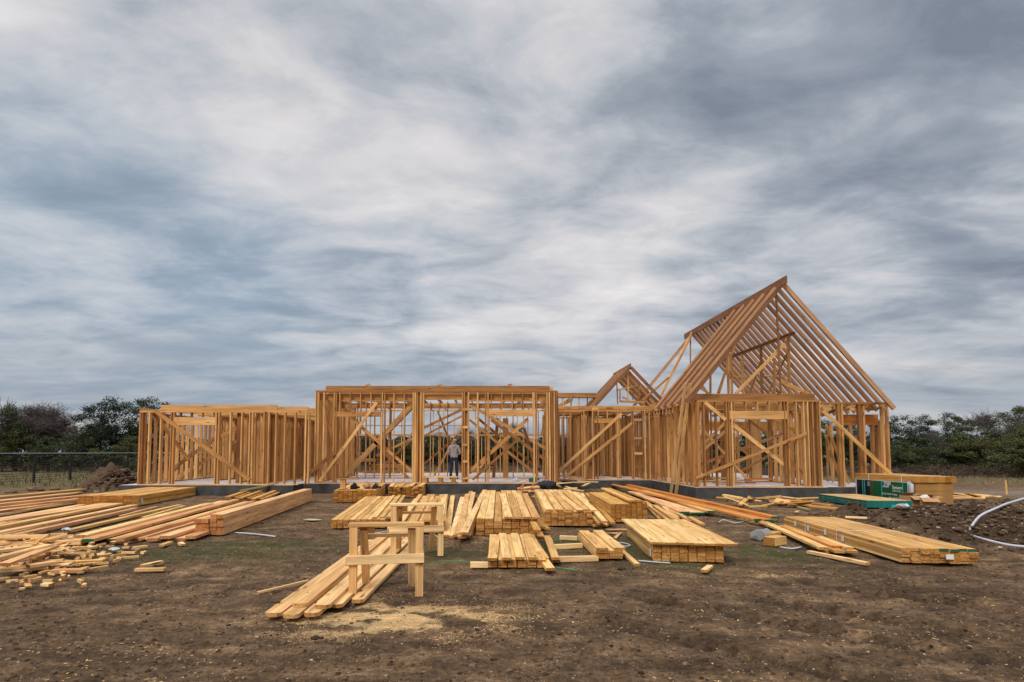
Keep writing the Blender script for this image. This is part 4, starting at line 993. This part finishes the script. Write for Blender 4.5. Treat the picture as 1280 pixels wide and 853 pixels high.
# things on bundle B3
p = on(B3, 1.2, .5, .03)
loose('wood_block', on(B3, .3, .25, .02), on(B3, .3, .25, .33), .16, .14, 'upright block on the bundle carrying black tools', 'block', None, W_FRAME, up=(0, 1, 0))
loose('wood_block', on(B3, .3, .05, .35), on(B3, .3, .75, .35), .2, .03, 'thin board balanced on the upright block', 'board', None, W_FRAME)
for u, v, r, lab, mt in ((.6, .55, .13, 'left black power tool on the bundle', M_BLACK), (.8, .95, .15, 'brown tool pouch between the black tools', M_CARD), (.7, 1.25, .12, 'right black power tool on the bundle', M_BLACK)):
    q = on(B3, u, v, 0); mb = MB()
    mb.lump((q.x, q.y, q.z+r*.55), r, sq=(1.1, .8, .9)); mb.tube([(q.x-r*.3, q.y, q.z+r), (q.x, q.y, q.z+r*1.6), (q.x+r*.7, q.y, q.z+r*1.2)], .02, 6)
    mb.tube([(q.x+r*.5, q.y, q.z+.06), (q.x+r*1.5, q.y-.02, q.z+.06)], .035, 8)
    tag(build(mb, 'power_tool' if mt is M_BLACK else 'tool_pouch', [mt]), lab, 'tool')

# ------------------------------------------------------------------ sheathing, printed bundle, cartons at right
a = G(1084, 636); b_ = G(1134, 634.5); zt = .20
al = Vector((.06, 1, 0)).normalized(); sd = Vector((al.y, -al.x, 0))
T = thing('sheathing_stack', (a.x, a.y, 0), 'low stack of sheathing sheets with teal coated edges', 'sheathing')
wd = 1.22; ln = 2.6
for k in range(9):
    z = .04+k*.022; p = a+sd*(wd/2)+Vector((0, 0, z)); j = R.uniform(-.01, .01)
    mb = MB(); mb.bar(p+sd*j, p+al*ln+sd*j, wd, .0205, mi=(1 if k < 8 else 0, 1))
    if k == 8: mb.mi[:] = [1, 1, 1, 1, 0, 1]
    if k == 8:
        mb.mi = [1, 1, 0, 1, 0, 1]
        # top face chosen by normal below
    o = build(mb, 'sheet', [W_OSB[0], M_TEAL], T)
    for pg in o.data.polygons: pg.material_index = 0 if pg.normal.z > .9 else 1
mb = MB(); q = a+sd*.75-al*.03; mb.bar(q+Vector((-.12, 0, .06)), q+Vector((.12, 0, .06)), .02, .1); build(mb, 'label', [M_BLUETAPE, M_BLUETAPE], T)

# tall board stack with printed cover
nl = G(1146, 631); nrp = G(1192, 631); xs0, xs1, ys0 = nl.x, nrp.x, nl.y
zt1 = A(1170, 603.5, ys0).z; zt2 = A(1170, 596, ys0).z
T = thing('panel_stack', ((xs0+xs1)/2, ys0, 0), 'tall stack of brown panels with a darker far corner', 'panel stack')
nlay = 5
for k in range(nlay):
    z0_, z1_ = .02+(zt1-.02)*k/nlay, .02+(zt1-.02)*(k+1)/nlay-.002
    mb = MB(); j = R.uniform(-.004, .004); mb.box((xs0+j, ys0+j, z0_), (xs1+j, ys0+2.5, z1_)); build(mb, 'panel', [M_BROWNWRAP], T)
mb = MB(); mb.box((xs1+.006, ys0+.15, 0), (xs1+.09, ys0+2.5, zt1-.01)); build(mb, 'dark_panel', [M_BPRINT], T)
bt = thing('beam_bundle', ((xs0+xs1)/2, ys0, zt1), 'beams lying on top of the tall brown panel stack', 'beam bundle')
for k in range(7):
    xx = xs0-.05+(xs1-xs0+.14)*(k+.5)/7; mb = MB(); mb.bar((xx, ys0-.05+R.uniform(-.02, .02), (zt1+zt2)/2+.002), (xx, ys0+2.72, (zt1+zt2)/2+.002), (xs1-xs0+.14)/7-.004, zt2-zt1-.002); build(mb, 'beam', list(W_YEL), bt)
for yy in (.5, 2.0):
    mb = MB(); mb.box((xs0-.062, ys0+yy, zt1+.003), (xs0-.055, ys0+yy+.02, zt2+.002)); mb.box((xs0-.06, ys0+yy, zt2+.001), (xs1+.09, ys0+yy+.02, zt2+.006)); build(mb, 'strap', [M_PAPER], bt)
# printed cover: bundle on its long edge along the left side
xl = xs0-.16; xr = xs0-.012; zc = .66
yb0, yb1 = ys0+.12, ys0+2.55
T = thing('printed_bundle', ((xl+xr)/2, yb0, 0), 'green and black printed wrapper bundle with white lettering', 'wrapped bundle')
mb = MB(); mb.box((xl, yb0, .02), (xr, yb1, zc)); build(mb, 'core', [M_WHITE], T)
e_ = .003
def panel(name, ya, yb_, za, zb, mt, off=e_):
    mb = MB(); mb.box((xl-off, ya, za), (xl-.0005, yb_, zb)); return build(mb, name, [mt], T)
L_ = yb1-yb0
panel('green_print', yb0+.02, yb0+.62*L_, .04, zc-.012, M_GPRINT)
panel('olive_print', yb0+.62*L_, yb0+.70*L_, .04, zc-.012, M_OLIVE)
panel('black_print', yb0+.70*L_, yb0+.97*L_, .04, zc-.012, M_BPRINT)
for t in (.08, .46, .80, .84): panel('tape', yb0+t*L_, yb0+t*L_+.03, .03, zc-.005, M_BLUETAPE, .006)
panel('patch', yb0+.70*L_, yb0+.745*L_, .45, zc-.05, M_GREY, .005)
def text(body, y, z, size, mt, parent, ext=.001, shear=0, bold=.0):
    cu = bpy.data.curves.new('lettering', 'FONT'); cu.body = body; cu.size = size; cu.extrude = ext; cu.offset = bold; cu.shear = shear; cu.align_x = 'LEFT'
    cu.materials.append(mt)
    t_ = bpy.data.objects.new('t', cu); COL.objects.link(t_); bpy.context.view_layer.update(); me_ = bpy.data.meshes.new_from_object(t_.evaluated_get(bpy.context.evaluated_depsgraph_get())); bpy.data.objects.remove(t_)
    o = bpy.data.objects.new('lettering', me_); COL.objects.link(o); o.parent = parent
    w = Vector((xl-.008, y, z)); o.location = w-WL[parent.name]; o.rotation_euler = (rad(90), 0, rad(-90)); return o
text('ZIP', yb0+.44*L_, .47, .24, M_WHITE, T, bold=.012, shear=.15)
text('System', yb0+.27*L_, .43, .15, M_PAPER, T, bold=.002)
text('SHEATHING', yb0+.27*L_, .34, .07, M_PAPER, T)
text('ROOF AND WALL', yb0+.47*L_, .22, .085, M_PAPER, T)
text('AIR  WATER', yb0+.34*L_, .11, .08, M_PAPER, T)
mb = MB(); q0 = yb0-.02
mb.tube([(xl+.07, yb0-.03, .12), (xl+.07, yb0-.03, zc-.05), (xl+.09, yb0+.03, zc-.01)], .075, 8); mb.sm = True; build(mb, 'wrap_end', [M_WHITE], T)
mb = MB(); mb.bar(A(1137, 600, ys0+.3), G(1137, 624, 0), .09, .09, up=(0, 1, 0)); tag(build(mb, 'post_block', list(W_STACK)), 'short upright block where the diagonal board meets the printed bundle', 'block')
# cardboard boxes
def carton(px, py, w, d, h, rz, lab, flap=True):
    p = G(px, py); T = thing('cardboard_box', (p.x, p.y, 0), lab, 'cardboard box', 'opened cartons')
    ca, sa = math.cos(rz), math.sin(rz)
    def tr(x_, y_, z_): return (p.x+x_*ca-y_*sa, p.y+x_*sa+y_*ca, z_)
    mb = MB()
    for (xa, ya, xb, yb_) in ((-w/2, 0, w/2, 0), (-w/2, d, w/2, d), (-w/2, 0, -w/2, d), (w/2, 0, w/2, d)):
        mb.bar(tr(xa, ya, h/2), tr(xb, yb_, h/2), .012, h)
    mb.bar(tr(-w/2, d/2, .01), tr(w/2, d/2, .01), d, .01); build(mb, 'carton_body', [M_CARD, M_CARD], T)
    if flap:
        for (xa, ya, xb, yb_, dx, dy_, up_) in ((-w/2, 0, w/2, 0, 0, -.16, -.10), (w/2, 0, w/2, d, .14, 0, .03), (-w/2, d, w/2, d, 0, -.12, .08)):
            mb = MB(); A0 = Vector(tr(xa, ya, h)); B0 = Vector(tr(xb, yb_, h)); o_ = Vector(tr(dx, dy_, 0))-Vector(tr(0, 0, 0)); o_.z = up_
            th = Vector((0, 0, .005)); mb.add([A0, B0, B0+o_, A0+o_, A0+th, B0+th, B0+o_+th, A0+o_+th], [(3, 2, 1, 0), (4, 5, 6, 7), (0, 1, 5, 4), (1, 2, 6, 5), (2, 3, 7, 6), (3, 0, 4, 7)]); build(mb, 'flap', [M_CARD], T)
    return p
carton(1146, 633, .45, .35, .30, .15, 'left cardboard box beside the white wrapper end')
p = carton(1162, 634, .42, .35, .26, -.3, 'right opened cardboard box holding crumpled white paper')
mb = MB(); mb.lump((p.x, p.y+.15, .26), .15, sq=(1, .8, .8)); tag(build(mb, 'crumpled_paper', [M_PAPER]), 'crumpled white paper inside the right cardboard box', 'paper')
blob('crumpled_sheet', 1178, 634, .05, .10, M_PAPER, 'small white rag right of the cartons', 'paper', (1.5, 1, .5))

# white conduit, stake
def curve3(name, pts, r, mt, lab, cat, grp=None):
    Q = []
    P3 = [Vector(p) for p in pts]
    for i in range(len(P3)-1):
        for t in (0, .2, .4, .6, .8):
            p0, p1, p2, p3 = P3[max(i-1, 0)], P3[i], P3[i+1], P3[min(i+2, len(P3)-1)]
            Q.append(.5*((2*p1)+(p2-p0)*t+(2*p0-5*p1+4*p2-p3)*t*t+(3*p1-p0-3*p2+p3)*t**3))
    Q.append(P3[-1]); mb = MB(); mb.sm = True; mb.tube(Q, r, 10); return tag(build(mb, name, [mt]), lab, cat, grp)
g0 = G(1214, 657, .22)
curve3('conduit', [g0+Vector((-.05, .0, -.1)), A(1224, 646, g0.y+.1), A(1244, 636, g0.y+.3), A(1264, 628, g0.y+.6), A(1300, 619, g0.y+1.0), A(1350, 614, g0.y+1.3)], .021, M_WHITE, 'upper white plastic pipe arching out of the soil', 'pipe', 'white pipes')
curve3('conduit', [G(1210, 668, .0), G(1224, 672.5, .24), G(1245, 678, .24), G(1265, 682, .22), G(1290, 684, .22), G(1330, 686, .2)], .018, M_WHITE, 'lower white plastic pipe lying along the soil', 'pipe', 'white pipes')
p = G(1258, 618); loose('survey_stake', (p.x, p.y, -.1), (p.x, p.y, A(1258, 600.5, p.y).z), .07, .03, 'single tan wooden stake beside the dirt road', 'stake', None, W_PALE, up=(0, 1, 0))

# ------------------------------------------------------------------ fence
def fence(p0, p1, n, lab, h=1.52):
    T = thing('field_fence', (*p0, 0), lab, 'fence'); p0 = Vector((*p0, 0)); p1 = Vector((*p1, 0)); d = p1-p0
    for i in range(n+1):
        q = p0+d*i/n; mb = MB(); mb.bar(q-Vector((0, 0, .1)), q+Vector((0, 0, h)), .09, .09, up=(0, 1, 0)); build(mb, 'post', [M_FENCE, M_FENCE], T)
    mb = MB(); mb.tube([p0+Vector((0, 0, h)), p1+Vector((0, 0, h))], .035, 6); build(mb, 'top_rail', [M_RAIL], T)
    mb = MB(); z = .12
    while z < h-.05: mb.tube([p0+Vector((0, 0, z)), p1+Vector((0, 0, z))], .009, 4); z += .12
    t = 0
    while t < d.length: q = p0+d*(t/d.length); mb.tube([q+Vector((0, 0, .1)), q+Vector((0, 0, h))], .004, 3); t += .3
    build(mb, 'wire_mesh', [M_FENCE], T)
fence((-23.5, 24.8), (-23.5, 40.7), 6, 'dark wire field fence with steel top rail running past the left field')
fence((-23.3, 41), (-8, 41), 6, 'farther wire fence crossing behind the left wing')

# ------------------------------------------------------------------ trees
def leafmat(name, cols):
    m, nt, b = mat(name); rn = N(nt, 'ShaderNodeAttribute', attribute_name='brnd')
    L(nt, ramp(nt, cols, rn.outputs['Fac']).outputs[0], b.inputs['Base Color']); b.inputs['Roughness'].default_value = .6
    b.inputs['Specular IOR Level'].default_value = .3
    return m
LF = [leafmat('live_oak_leaves', [(0, (.022, .034, .010)), (.6, (.055, .072, .020)), (1, (.12, .13, .04))]),
      leafmat('cedar_leaves', [(0, (.03, .036, .008)), (.6, (.075, .078, .018)), (1, (.16, .145, .035))]),
      leafmat('dark_oak_leaves', [(0, (.012, .02, .012)), (.6, (.03, .045, .022)), (1, (.07, .085, .04))])]
BARK = plain('bark', (.09, .07, .058), .95, .4, 5); TWIG = plain('bare_twigs', (.10, .082, .075), .95, .3, 3)
def limbs(mb, p, d, l, r, lev, tips, rr):
    """recursive branches; tips gets end points"""
    q = p; pts = [Vector(p)]; n = 3
    for i in range(n):
        d = (d+Vector((rr.gauss(0, .22), rr.gauss(0, .22), rr.gauss(.02, .15)))).normalized(); q = q+d*(l/n); pts.append(Vector(q))
    mb.tube(pts, [r, r*.85, r*.7, r*.5], 5 if lev < 2 else 3)
    if lev >= 1: tips.append(pts[-1]); tips.append(pts[-2])
    if lev == 3: return
    k = 3 if lev else 5
    for i in range(k):
        an = rr.random()*6.28; sp2 = rr.uniform(.5, 1.1) if lev == 0 else rr.uniform(.35, .9)
        s = Vector((math.cos(an), math.sin(an), 0)); dd = (d*math.cos(sp2)+s*math.sin(sp2)); dd.z = dd.z*.8+.12
        limbs(mb, pts[-1-(i % 2)], dd.normalized(), l*rr.uniform(.55, .8), r*.5, lev+1, tips, rr)
def oak_mesh(seed, h=6., w=4.6, leaves=15000, lm=0, base=.14):
    rr = random.Random(seed); tr = MB(); tips = []
    limbs(tr, Vector((0, 0, -.1)), Vector((rr.gauss(0, .12), rr.gauss(0, .12), 1)), h*.28, .20, 0, tips, rr)
    cr = MB(); cl = []
    for i in range(34):
        an = rr.random()*6.28; ra = w/2*math.sqrt(rr.random())*.95; zz = h*(base+.80*rr.random()**.8)
        lim = math.sqrt(max(.05, 1-((zz/h-.5)/.55)**2)); cl.append((Vector((math.cos(an)*ra*lim, math.sin(an)*ra*lim, zz)), rr.uniform(.35, .85)*h/6))
    for t in rr.sample(tips, min(26, len(tips))):
        if t.z > h*.2: cl.append((t, rr.uniform(.3, .6)*h/6))
    for i in range(leaves):
        c_, r_ = rr.choice(cl); v = Vector((rr.gauss(0, 1), rr.gauss(0, 1), rr.gauss(0, 1)))
        v = v.normalized()*(rr.random()**.45)*r_; v.z *= .62; p = c_+v
        s = rr.uniform(.035, .085)*h/6; a_ = Vector((rr.gauss(0, 1), rr.gauss(0, 1), rr.gauss(0, .6))).normalized(); b2 = a_.cross(Vector((rr.gauss(0, 1), rr.gauss(0, 1), rr.gauss(0, 1)))).normalized()
        cr.add([p-a_*s, p+b2*s*.6, p+a_*s, p-b2*s*.6], [(0, 1, 2, 3)], rn=min(1, max(0, rr.gauss(.45, .25))))
    return tr.mesh('trunk', [BARK]), cr.mesh('crown', [LF[lm]])
def bare_mesh(seed, h=6.):
    rr = random.Random(seed); tr = MB(); tips = []
    limbs(tr, Vector((0, 0, -.1)), Vector((0, 0, 1)), h*.30, .13, 0, tips, rr)
    tw = MB()
    for t in tips:
        for i in range(12):
            d = Vector((rr.gauss(0, .7), rr.gauss(0, .7), rr.gauss(.5, .5))).normalized(); l = rr.uniform(.4, .95)*h/6
            q = t+d*l*.5+Vector((rr.gauss(0, .06), rr.gauss(0, .06), 0)); e2 = q+(d+Vector((rr.gauss(0, .4), rr.gauss(0, .4), rr.gauss(0, .3)))).normalized()*l*.5
            tw.tube([t, q, e2], [.014, .010, .005], 3)
            for j in range(2):
                f = t.lerp(e2, rr.uniform(.4, .9)); tw.tube([f, f+Vector((rr.gauss(0, .2), rr.gauss(0, .2), rr.gauss(.12, .15)))], [.008, .004], 3)
    return tr.mesh('trunk', [TWIG]), tw.mesh('twigs', [TWIG])
OAK = [oak_mesh(3, lm=0), oak_mesh(5, lm=2), oak_mesh(9, h=5.2, w=6.2, lm=1, base=.05), oak_mesh(12, h=5.6, w=5.4, lm=0, base=.05), oak_mesh(21, h=6, w=5, lm=2, leaves=9000)]
BARE = [bare_mesh(4), bare_mesh(8), bare_mesh(15)]
def tree(kind, px, pyt, Y, lab, cat='tree', grp=None, wide=1.):
    p = A(px, pyt, Y); bases, nm = (OAK, 'oak_tree') if kind < 10 else (BARE, 'bare_tree')
    tm, cm = bases[kind % 10]; H0 = max(v.co.z for v in cm.vertices)
    s = p.z/(H0*.98); rz = R.random()*6.28
    T = thing(nm, (p.x, Y, 0), lab, cat, grp); T.scale = (s*wide, s*wide, s); T.rotation_euler = (0, 0, rz)
    for part, me_ in (('trunk', tm), ('crown' if kind < 10 else 'twigs', cm)):
        o = bpy.data.objects.new(part, me_); COL.objects.link(o); o.parent = T
TL = 'trees beyond the field at left'; TRR = 'trees behind the right clearing'; TB = 'trees far behind the frame'
for k, px, py, Y, lab, w in (
    (0, -12, 506, 46, 'dark oak cut by the left edge of the picture', 1), (2, 22, 532, 48, 'low olive oak under the bare tree at far left', 1), (10, 40, 499, 52, 'tall bare grey tree rising near the left edge', 1.25), (11, 70, 506, 54, 'bare grey tree between the tall bare one and dark oak', 1.2),
    (12, 92, 512, 50, 'shorter bare tree beside the big dark oak', 1.2), (3, 62, 545, 46, 'low olive bush-like oak behind the wire fence', 1.3), (1, 128, 503, 48, 'left half of the big dark oak pair by the frame', 1.1), (4, 150, 496, 50, 'tallest dark oak beside the left wing', 1.05), (0, 178, 498, 50, 'dark oak peeking above the left wing corner', 1.0), (3, 105, 540, 47, 'low oak in front of the bare trees', 1.2),
    (2, 150, 545, 45, 'squat olive oak below the tallest dark oak', 1.1), (11, -5, 515, 55, 'bare tree behind the oak at the left edge', 1.1), (2, -30, 540, 45, 'low oak just past the left edge', 1.2), (0, 210, 520, 52, 'oak hidden behind the left wing studs', 1.1)):
    tree(k, px, py, Y, lab, 'tree', TL, w)
for k, px, py, Y, lab, w in (
    (4, 1128, 519, 42, 'thin dark oak right beside the porch posts', .95), (1, 1146, 522, 45, 'dark gappy oak second from the porch', .9), (4, 1176, 516, 46, 'gappy oak with a lifted crown right of the porch', 1.0), (0, 1192, 522, 48, 'round dark oak in the middle of the right clearing', 1.0),
    (3, 1210, 531, 42, 'olive spreading oak behind the stake', 1.2), (2, 1232, 536, 40, 'broad low olive oak left of the stake', 1.3), (10, 1242, 508, 50, 'tall bare tree near the right edge', 1.1), (12, 1262, 522, 46, 'bare tree between tall bare one and edge oak', 1.1), (0, 1290, 506, 44, 'tall oak cut by the right edge', 1.1), (2, 1272, 548, 36, 'large olive oak filling the lower right edge', 1.5),
    (3, 1150, 546, 41, 'low dark oak in the thicket beside the porch', 1.4), (11, 1180, 540, 43, 'bare thicket tree right of the panel stack', 1.2), (1, 1100, 522, 44, 'dark oak seen between the porch posts', 1.0), (4, 1075, 521, 46, 'dark oak seen behind the middle porch post', 1.0), (0, 1048, 524, 45, 'oak seen between bay and porch posts', 1.1), (3, 1020, 528, 46, 'oak hidden behind the bay corner', 1.2), (1, 990, 528, 48, 'oak behind the gable wing header', 1.2), (0, 955, 532, 50, 'oak behind the gable wing brace', 1.2), (4, 920, 532, 52, 'oak deep behind the gable wing', 1.2),
    (3, 1120, 550, 39, 'low dark oak behind the beam bundle', 1.4), (2, 1310, 535, 38, 'olive oak just past the right edge', 1.3)):
    tree(k, px, py, Y, lab, 'tree', TRR, w)
for i in range(17):
    px = 415+i*30; py = 543+R.uniform(-4, 5); 
    tree([0, 1, 4, 3][i % 4], px, py, 62+R.uniform(-3, 5), 'small dark oak far behind the open frame', 'tree', TB, 1.5)
tree(10, 600, 531, 75, 'bare tree above the far oaks behind the centre room', 'tree', None, 1.0)
tree(11, 655, 528, 75, 'bare tree showing between the centre room window studs', 'tree', None, 1.0)
# understorey mass
mb = MB(); rr = random.Random(5)
for i in range(70000):
    x_ = rr.uniform(-60, 75) if i % 2 else rr.uniform(-20, 22); y_ = rr.uniform(56, 64) if x_ < 18 else rr.uniform(48, 58)
    if -16 < x_ < 18: y_ = rr.uniform(66, 74)
    top = (3.3 if -16 < x_ < 18 else 3.0)+.8*mn.noise((x_*.25, 0, 0))+.5*mn.noise((x_*.9, y_, 0)); z = rr.random()*top; s = rr.uniform(.09, .24)
    a_ = Vector((rr.gauss(0, 1), rr.gauss(0, 1), rr.gauss(0, .6))).normalized(); b2 = a_.cross(Vector((rr.gauss(0, 1), rr.gauss(0, 1), rr.gauss(0, 1)))).normalized(); p = Vector((x_, y_, z))
    mb.add([p-a_*s, p+b2*s*.6, p+a_*s, p-b2*s*.6], [(0, 1, 2, 3)], rn=min(1, max(0, rr.gauss(.4, .25))))
tag(build(mb, 'woodland', [LF[2]]), kind='stuff', label='dense dark thicket closing the view behind the trees', cat='woodland')
# dead brush
mb = MB()
for i in range(3200):
    if rr.random() < .55: x_ = rr.uniform(17, 60); y_ = rr.uniform(35, 46)
    else: x_ = rr.uniform(-45, 16); y_ = rr.uniform(44, 58)
    h2 = rr.uniform(.2, .8); 
    for j in range(2): mb.tube([(x_, y_, 0), (x_+rr.gauss(0, .25), y_+rr.gauss(0, .25), h2*.5), (x_+rr.gauss(0, .5), y_+rr.gauss(0, .5), h2)], [.022, .016, .008], 3)
tag(build(mb, 'brush', [plain('dead_brush', (.085, .058, .045), .95, .4, 1)]), kind='stuff', label='tangled dead brown brush at the foot of the trees', cat='brush')

# ------------------------------------------------------------------ sky and light
SUN_EL, SUN_AZ = 42, 205       # azimuth clockwise from +Y: sun behind the viewer, a little to the left... (x = sin, y = cos)
w = bpy.data.worlds.new('World'); C.world = w; w.use_nodes = True; nt = w.node_tree; nt.nodes.clear()
out = N(nt, 'ShaderNodeOutputWorld')
sky = N(nt, 'ShaderNodeTexSky', sky_type='NISHITA', sun_disc=False, sun_elevation=rad(SUN_EL), sun_rotation=rad(SUN_AZ)); sky.dust_density = 2.0
tc = N(nt, 'ShaderNodeTexCoord'); D = tc.outputs['Generated']
sp_ = N(nt, 'ShaderNodeSeparateXYZ'); L(nt, D, sp_.inputs[0])
zc_ = math_(nt, 'MAXIMUM', sp_.outputs[2], 0.0)
den = math_(nt, 'ADD', zc_, .13)
u = math_(nt, 'DIVIDE', sp_.outputs[0], den); v = math_(nt, 'DIVIDE', sp_.outputs[1], den)
cb = N(nt, 'ShaderNodeCombineXYZ'); L(nt, u, cb.inputs[0]); L(nt, v, cb.inputs[1])
def cn(scale, sx, sy, det, rough, off, dist=0., rot=0):
    mp = N(nt, 'ShaderNodeMapping'); mp.inputs['Scale'].default_value = (sx, sy, 1); mp.inputs['Location'].default_value = off; mp.inputs['Rotation'].default_value = (0, 0, rad(rot)); L(nt, cb.outputs[0], mp.inputs['Vector'])
    q = N(nt, 'ShaderNodeTexNoise', i_Scale=scale, i_Detail=det, i_Roughness=rough, i_Distortion=dist); L(nt, mp.outputs[0], q.inputs['Vector']); return q.outputs['Fac']
n1 = cn(1.15, 1.0, 1.15, 11., .56, (5.1, 1.7, 0), .35, 14)
n2 = cn(3.1, .85, 1.3, 10., .6, (7.3, 2.2, 0), .45, -10)
n3 = cn(.35, 1, 1, 2., .5, (1.3, 8.2, 0), 0)
f = math_(nt, 'ADD', math_(nt, 'MULTIPLY', n1, 1.05), math_(nt, 'ADD', math_(nt, 'MULTIPLY', n2, .62), -.30))
# broad bright and dark cloud banks, set by direction
def bank(px, py, wdt, amp):
    d = ray(px, py).normalized(); q = N(nt, 'ShaderNodeVectorMath', operation='DOT_PRODUCT'); L(nt, D, q.inputs[0]); q.inputs[1].default_value = d
    c1 = math.cos(rad(wdt)); r_ = N(nt, 'ShaderNodeMapRange', interpolation_type='SMOOTHSTEP'); r_.inputs['From Min'].default_value = c1; r_.inputs['From Max'].default_value = 1.0; r_.inputs['To Max'].default_value = amp*.62; L(nt, q.outputs['Value'], r_.inputs['Value']); return r_.outputs[0]
for b__ in ((520, 90, 24, .13), (860, 250, 11, .12), (640, 190, 15, .10), (1120, 60, 28, -.07), (850, 150, 14, -.03), (1060, 210, 15, -.05), (280, 300, 16, -.05), (100, 395, 20, -.10), (330, 430, 14, -.05), (1180, 120, 26, -.10), (200, 380, 14, -.06), (640, 330, 9, -.09), (60, 60, 20, .05), (1050, 380, 9, .08), (720, 390, 10, .06), (900, 20, 14, -.04), (1250, 200, 14, -.06), (600, 440, 9, .04)):
    f = math_(nt, 'ADD', f, bank(*b__))
clr = ramp(nt, [(.20, (.20, .23, .285)), (.38, (.32, .355, .41)), (.52, (.50, .52, .56)), (.65, (.655, .64, .65)), (.86, (.84, .81, .80))], f)
# blue showing through at left low, warmer streaks towards the horizon
blu = math_(nt, "ADD", bank(60, 400, 26, 1.0), bank(420, 400, 18, .5), True)
tint = mix(nt, math_(nt, 'MULTIPLY', blu, math_(nt, 'SUBTRACT', 1.25, f), True), clr.outputs[0], mix(nt, .5, clr.outputs[0], (.25, .42, .58)))
n4 = cn(1.0, .35, 1.3, 4., .5, (2.2, 5.1, 0), .3)
hz = N(nt, 'ShaderNodeMapRange', interpolation_type='SMOOTHSTEP'); L(nt, zc_, hz.inputs['Value']); hz.inputs['From Min'].default_value = .02; hz.inputs['From Max'].default_value = .26; hz.inputs['To Min'].default_value = 1.; hz.inputs['To Max'].default_value = 0.
st = ramp(nt, [(.36, (.24, .29, .36)), (.5, (.36, .40, .46)), (.66, (.60, .56, .535))], n4)
col = mix(nt, math_(nt, 'MULTIPLY', hz.outputs[0], .74), tint, st.outputs[0])
# overcast skies are brighter overhead; boosted above the view to light the wood
up_ = N(nt, 'ShaderNodeMapRange', interpolation_type='SMOOTHSTEP'); L(nt, sp_.outputs[2], up_.inputs['Value']); up_.inputs['From Min'].default_value = .62; up_.inputs['From Max'].default_value = 1.; up_.inputs['To Min'].default_value = 1.; up_.inputs['To Max'].default_value = 3.0
col2 = mix(nt, 1.0, col, up_.outputs[0], 'MULTIPLY')
b1 = N(nt, 'ShaderNodeBackground'); L(nt, sky.outputs[0], b1.inputs['Color']); b1.inputs['Strength'].default_value = .06
b2 = N(nt, 'ShaderNodeBackground'); L(nt, col2, b2.inputs['Color']); b2.inputs['Strength'].default_value = .74
ms = N(nt, 'ShaderNodeMixShader'); ms.inputs[0].default_value = .93; L(nt, b1.outputs[0], ms.inputs[1]); L(nt, b2.outputs[0], ms.inputs[2]); L(nt, ms.outputs[0], out.inputs[0])
sl_ = bpy.data.lights.new('sun', 'SUN'); sl_.energy = 1.5; sl_.angle = rad(20); sl_.color = (1, .93, .84)
so = bpy.data.objects.new('sun', sl_); COL.objects.link(so)
az, el = rad(SUN_AZ), rad(SUN_EL)
to = Vector((math.sin(az)*math.cos(el), math.cos(az)*math.cos(el), math.sin(el)))
so.rotation_euler = to.to_track_quat('Z', 'Y').to_euler()
C.view_settings.view_transform = 'Standard'; C.view_settings.look = 'None'; C.view_settings.gamma = 1.0; C.view_settings.use_curve_mapping = False
C.view_settings.exposure = 0.55
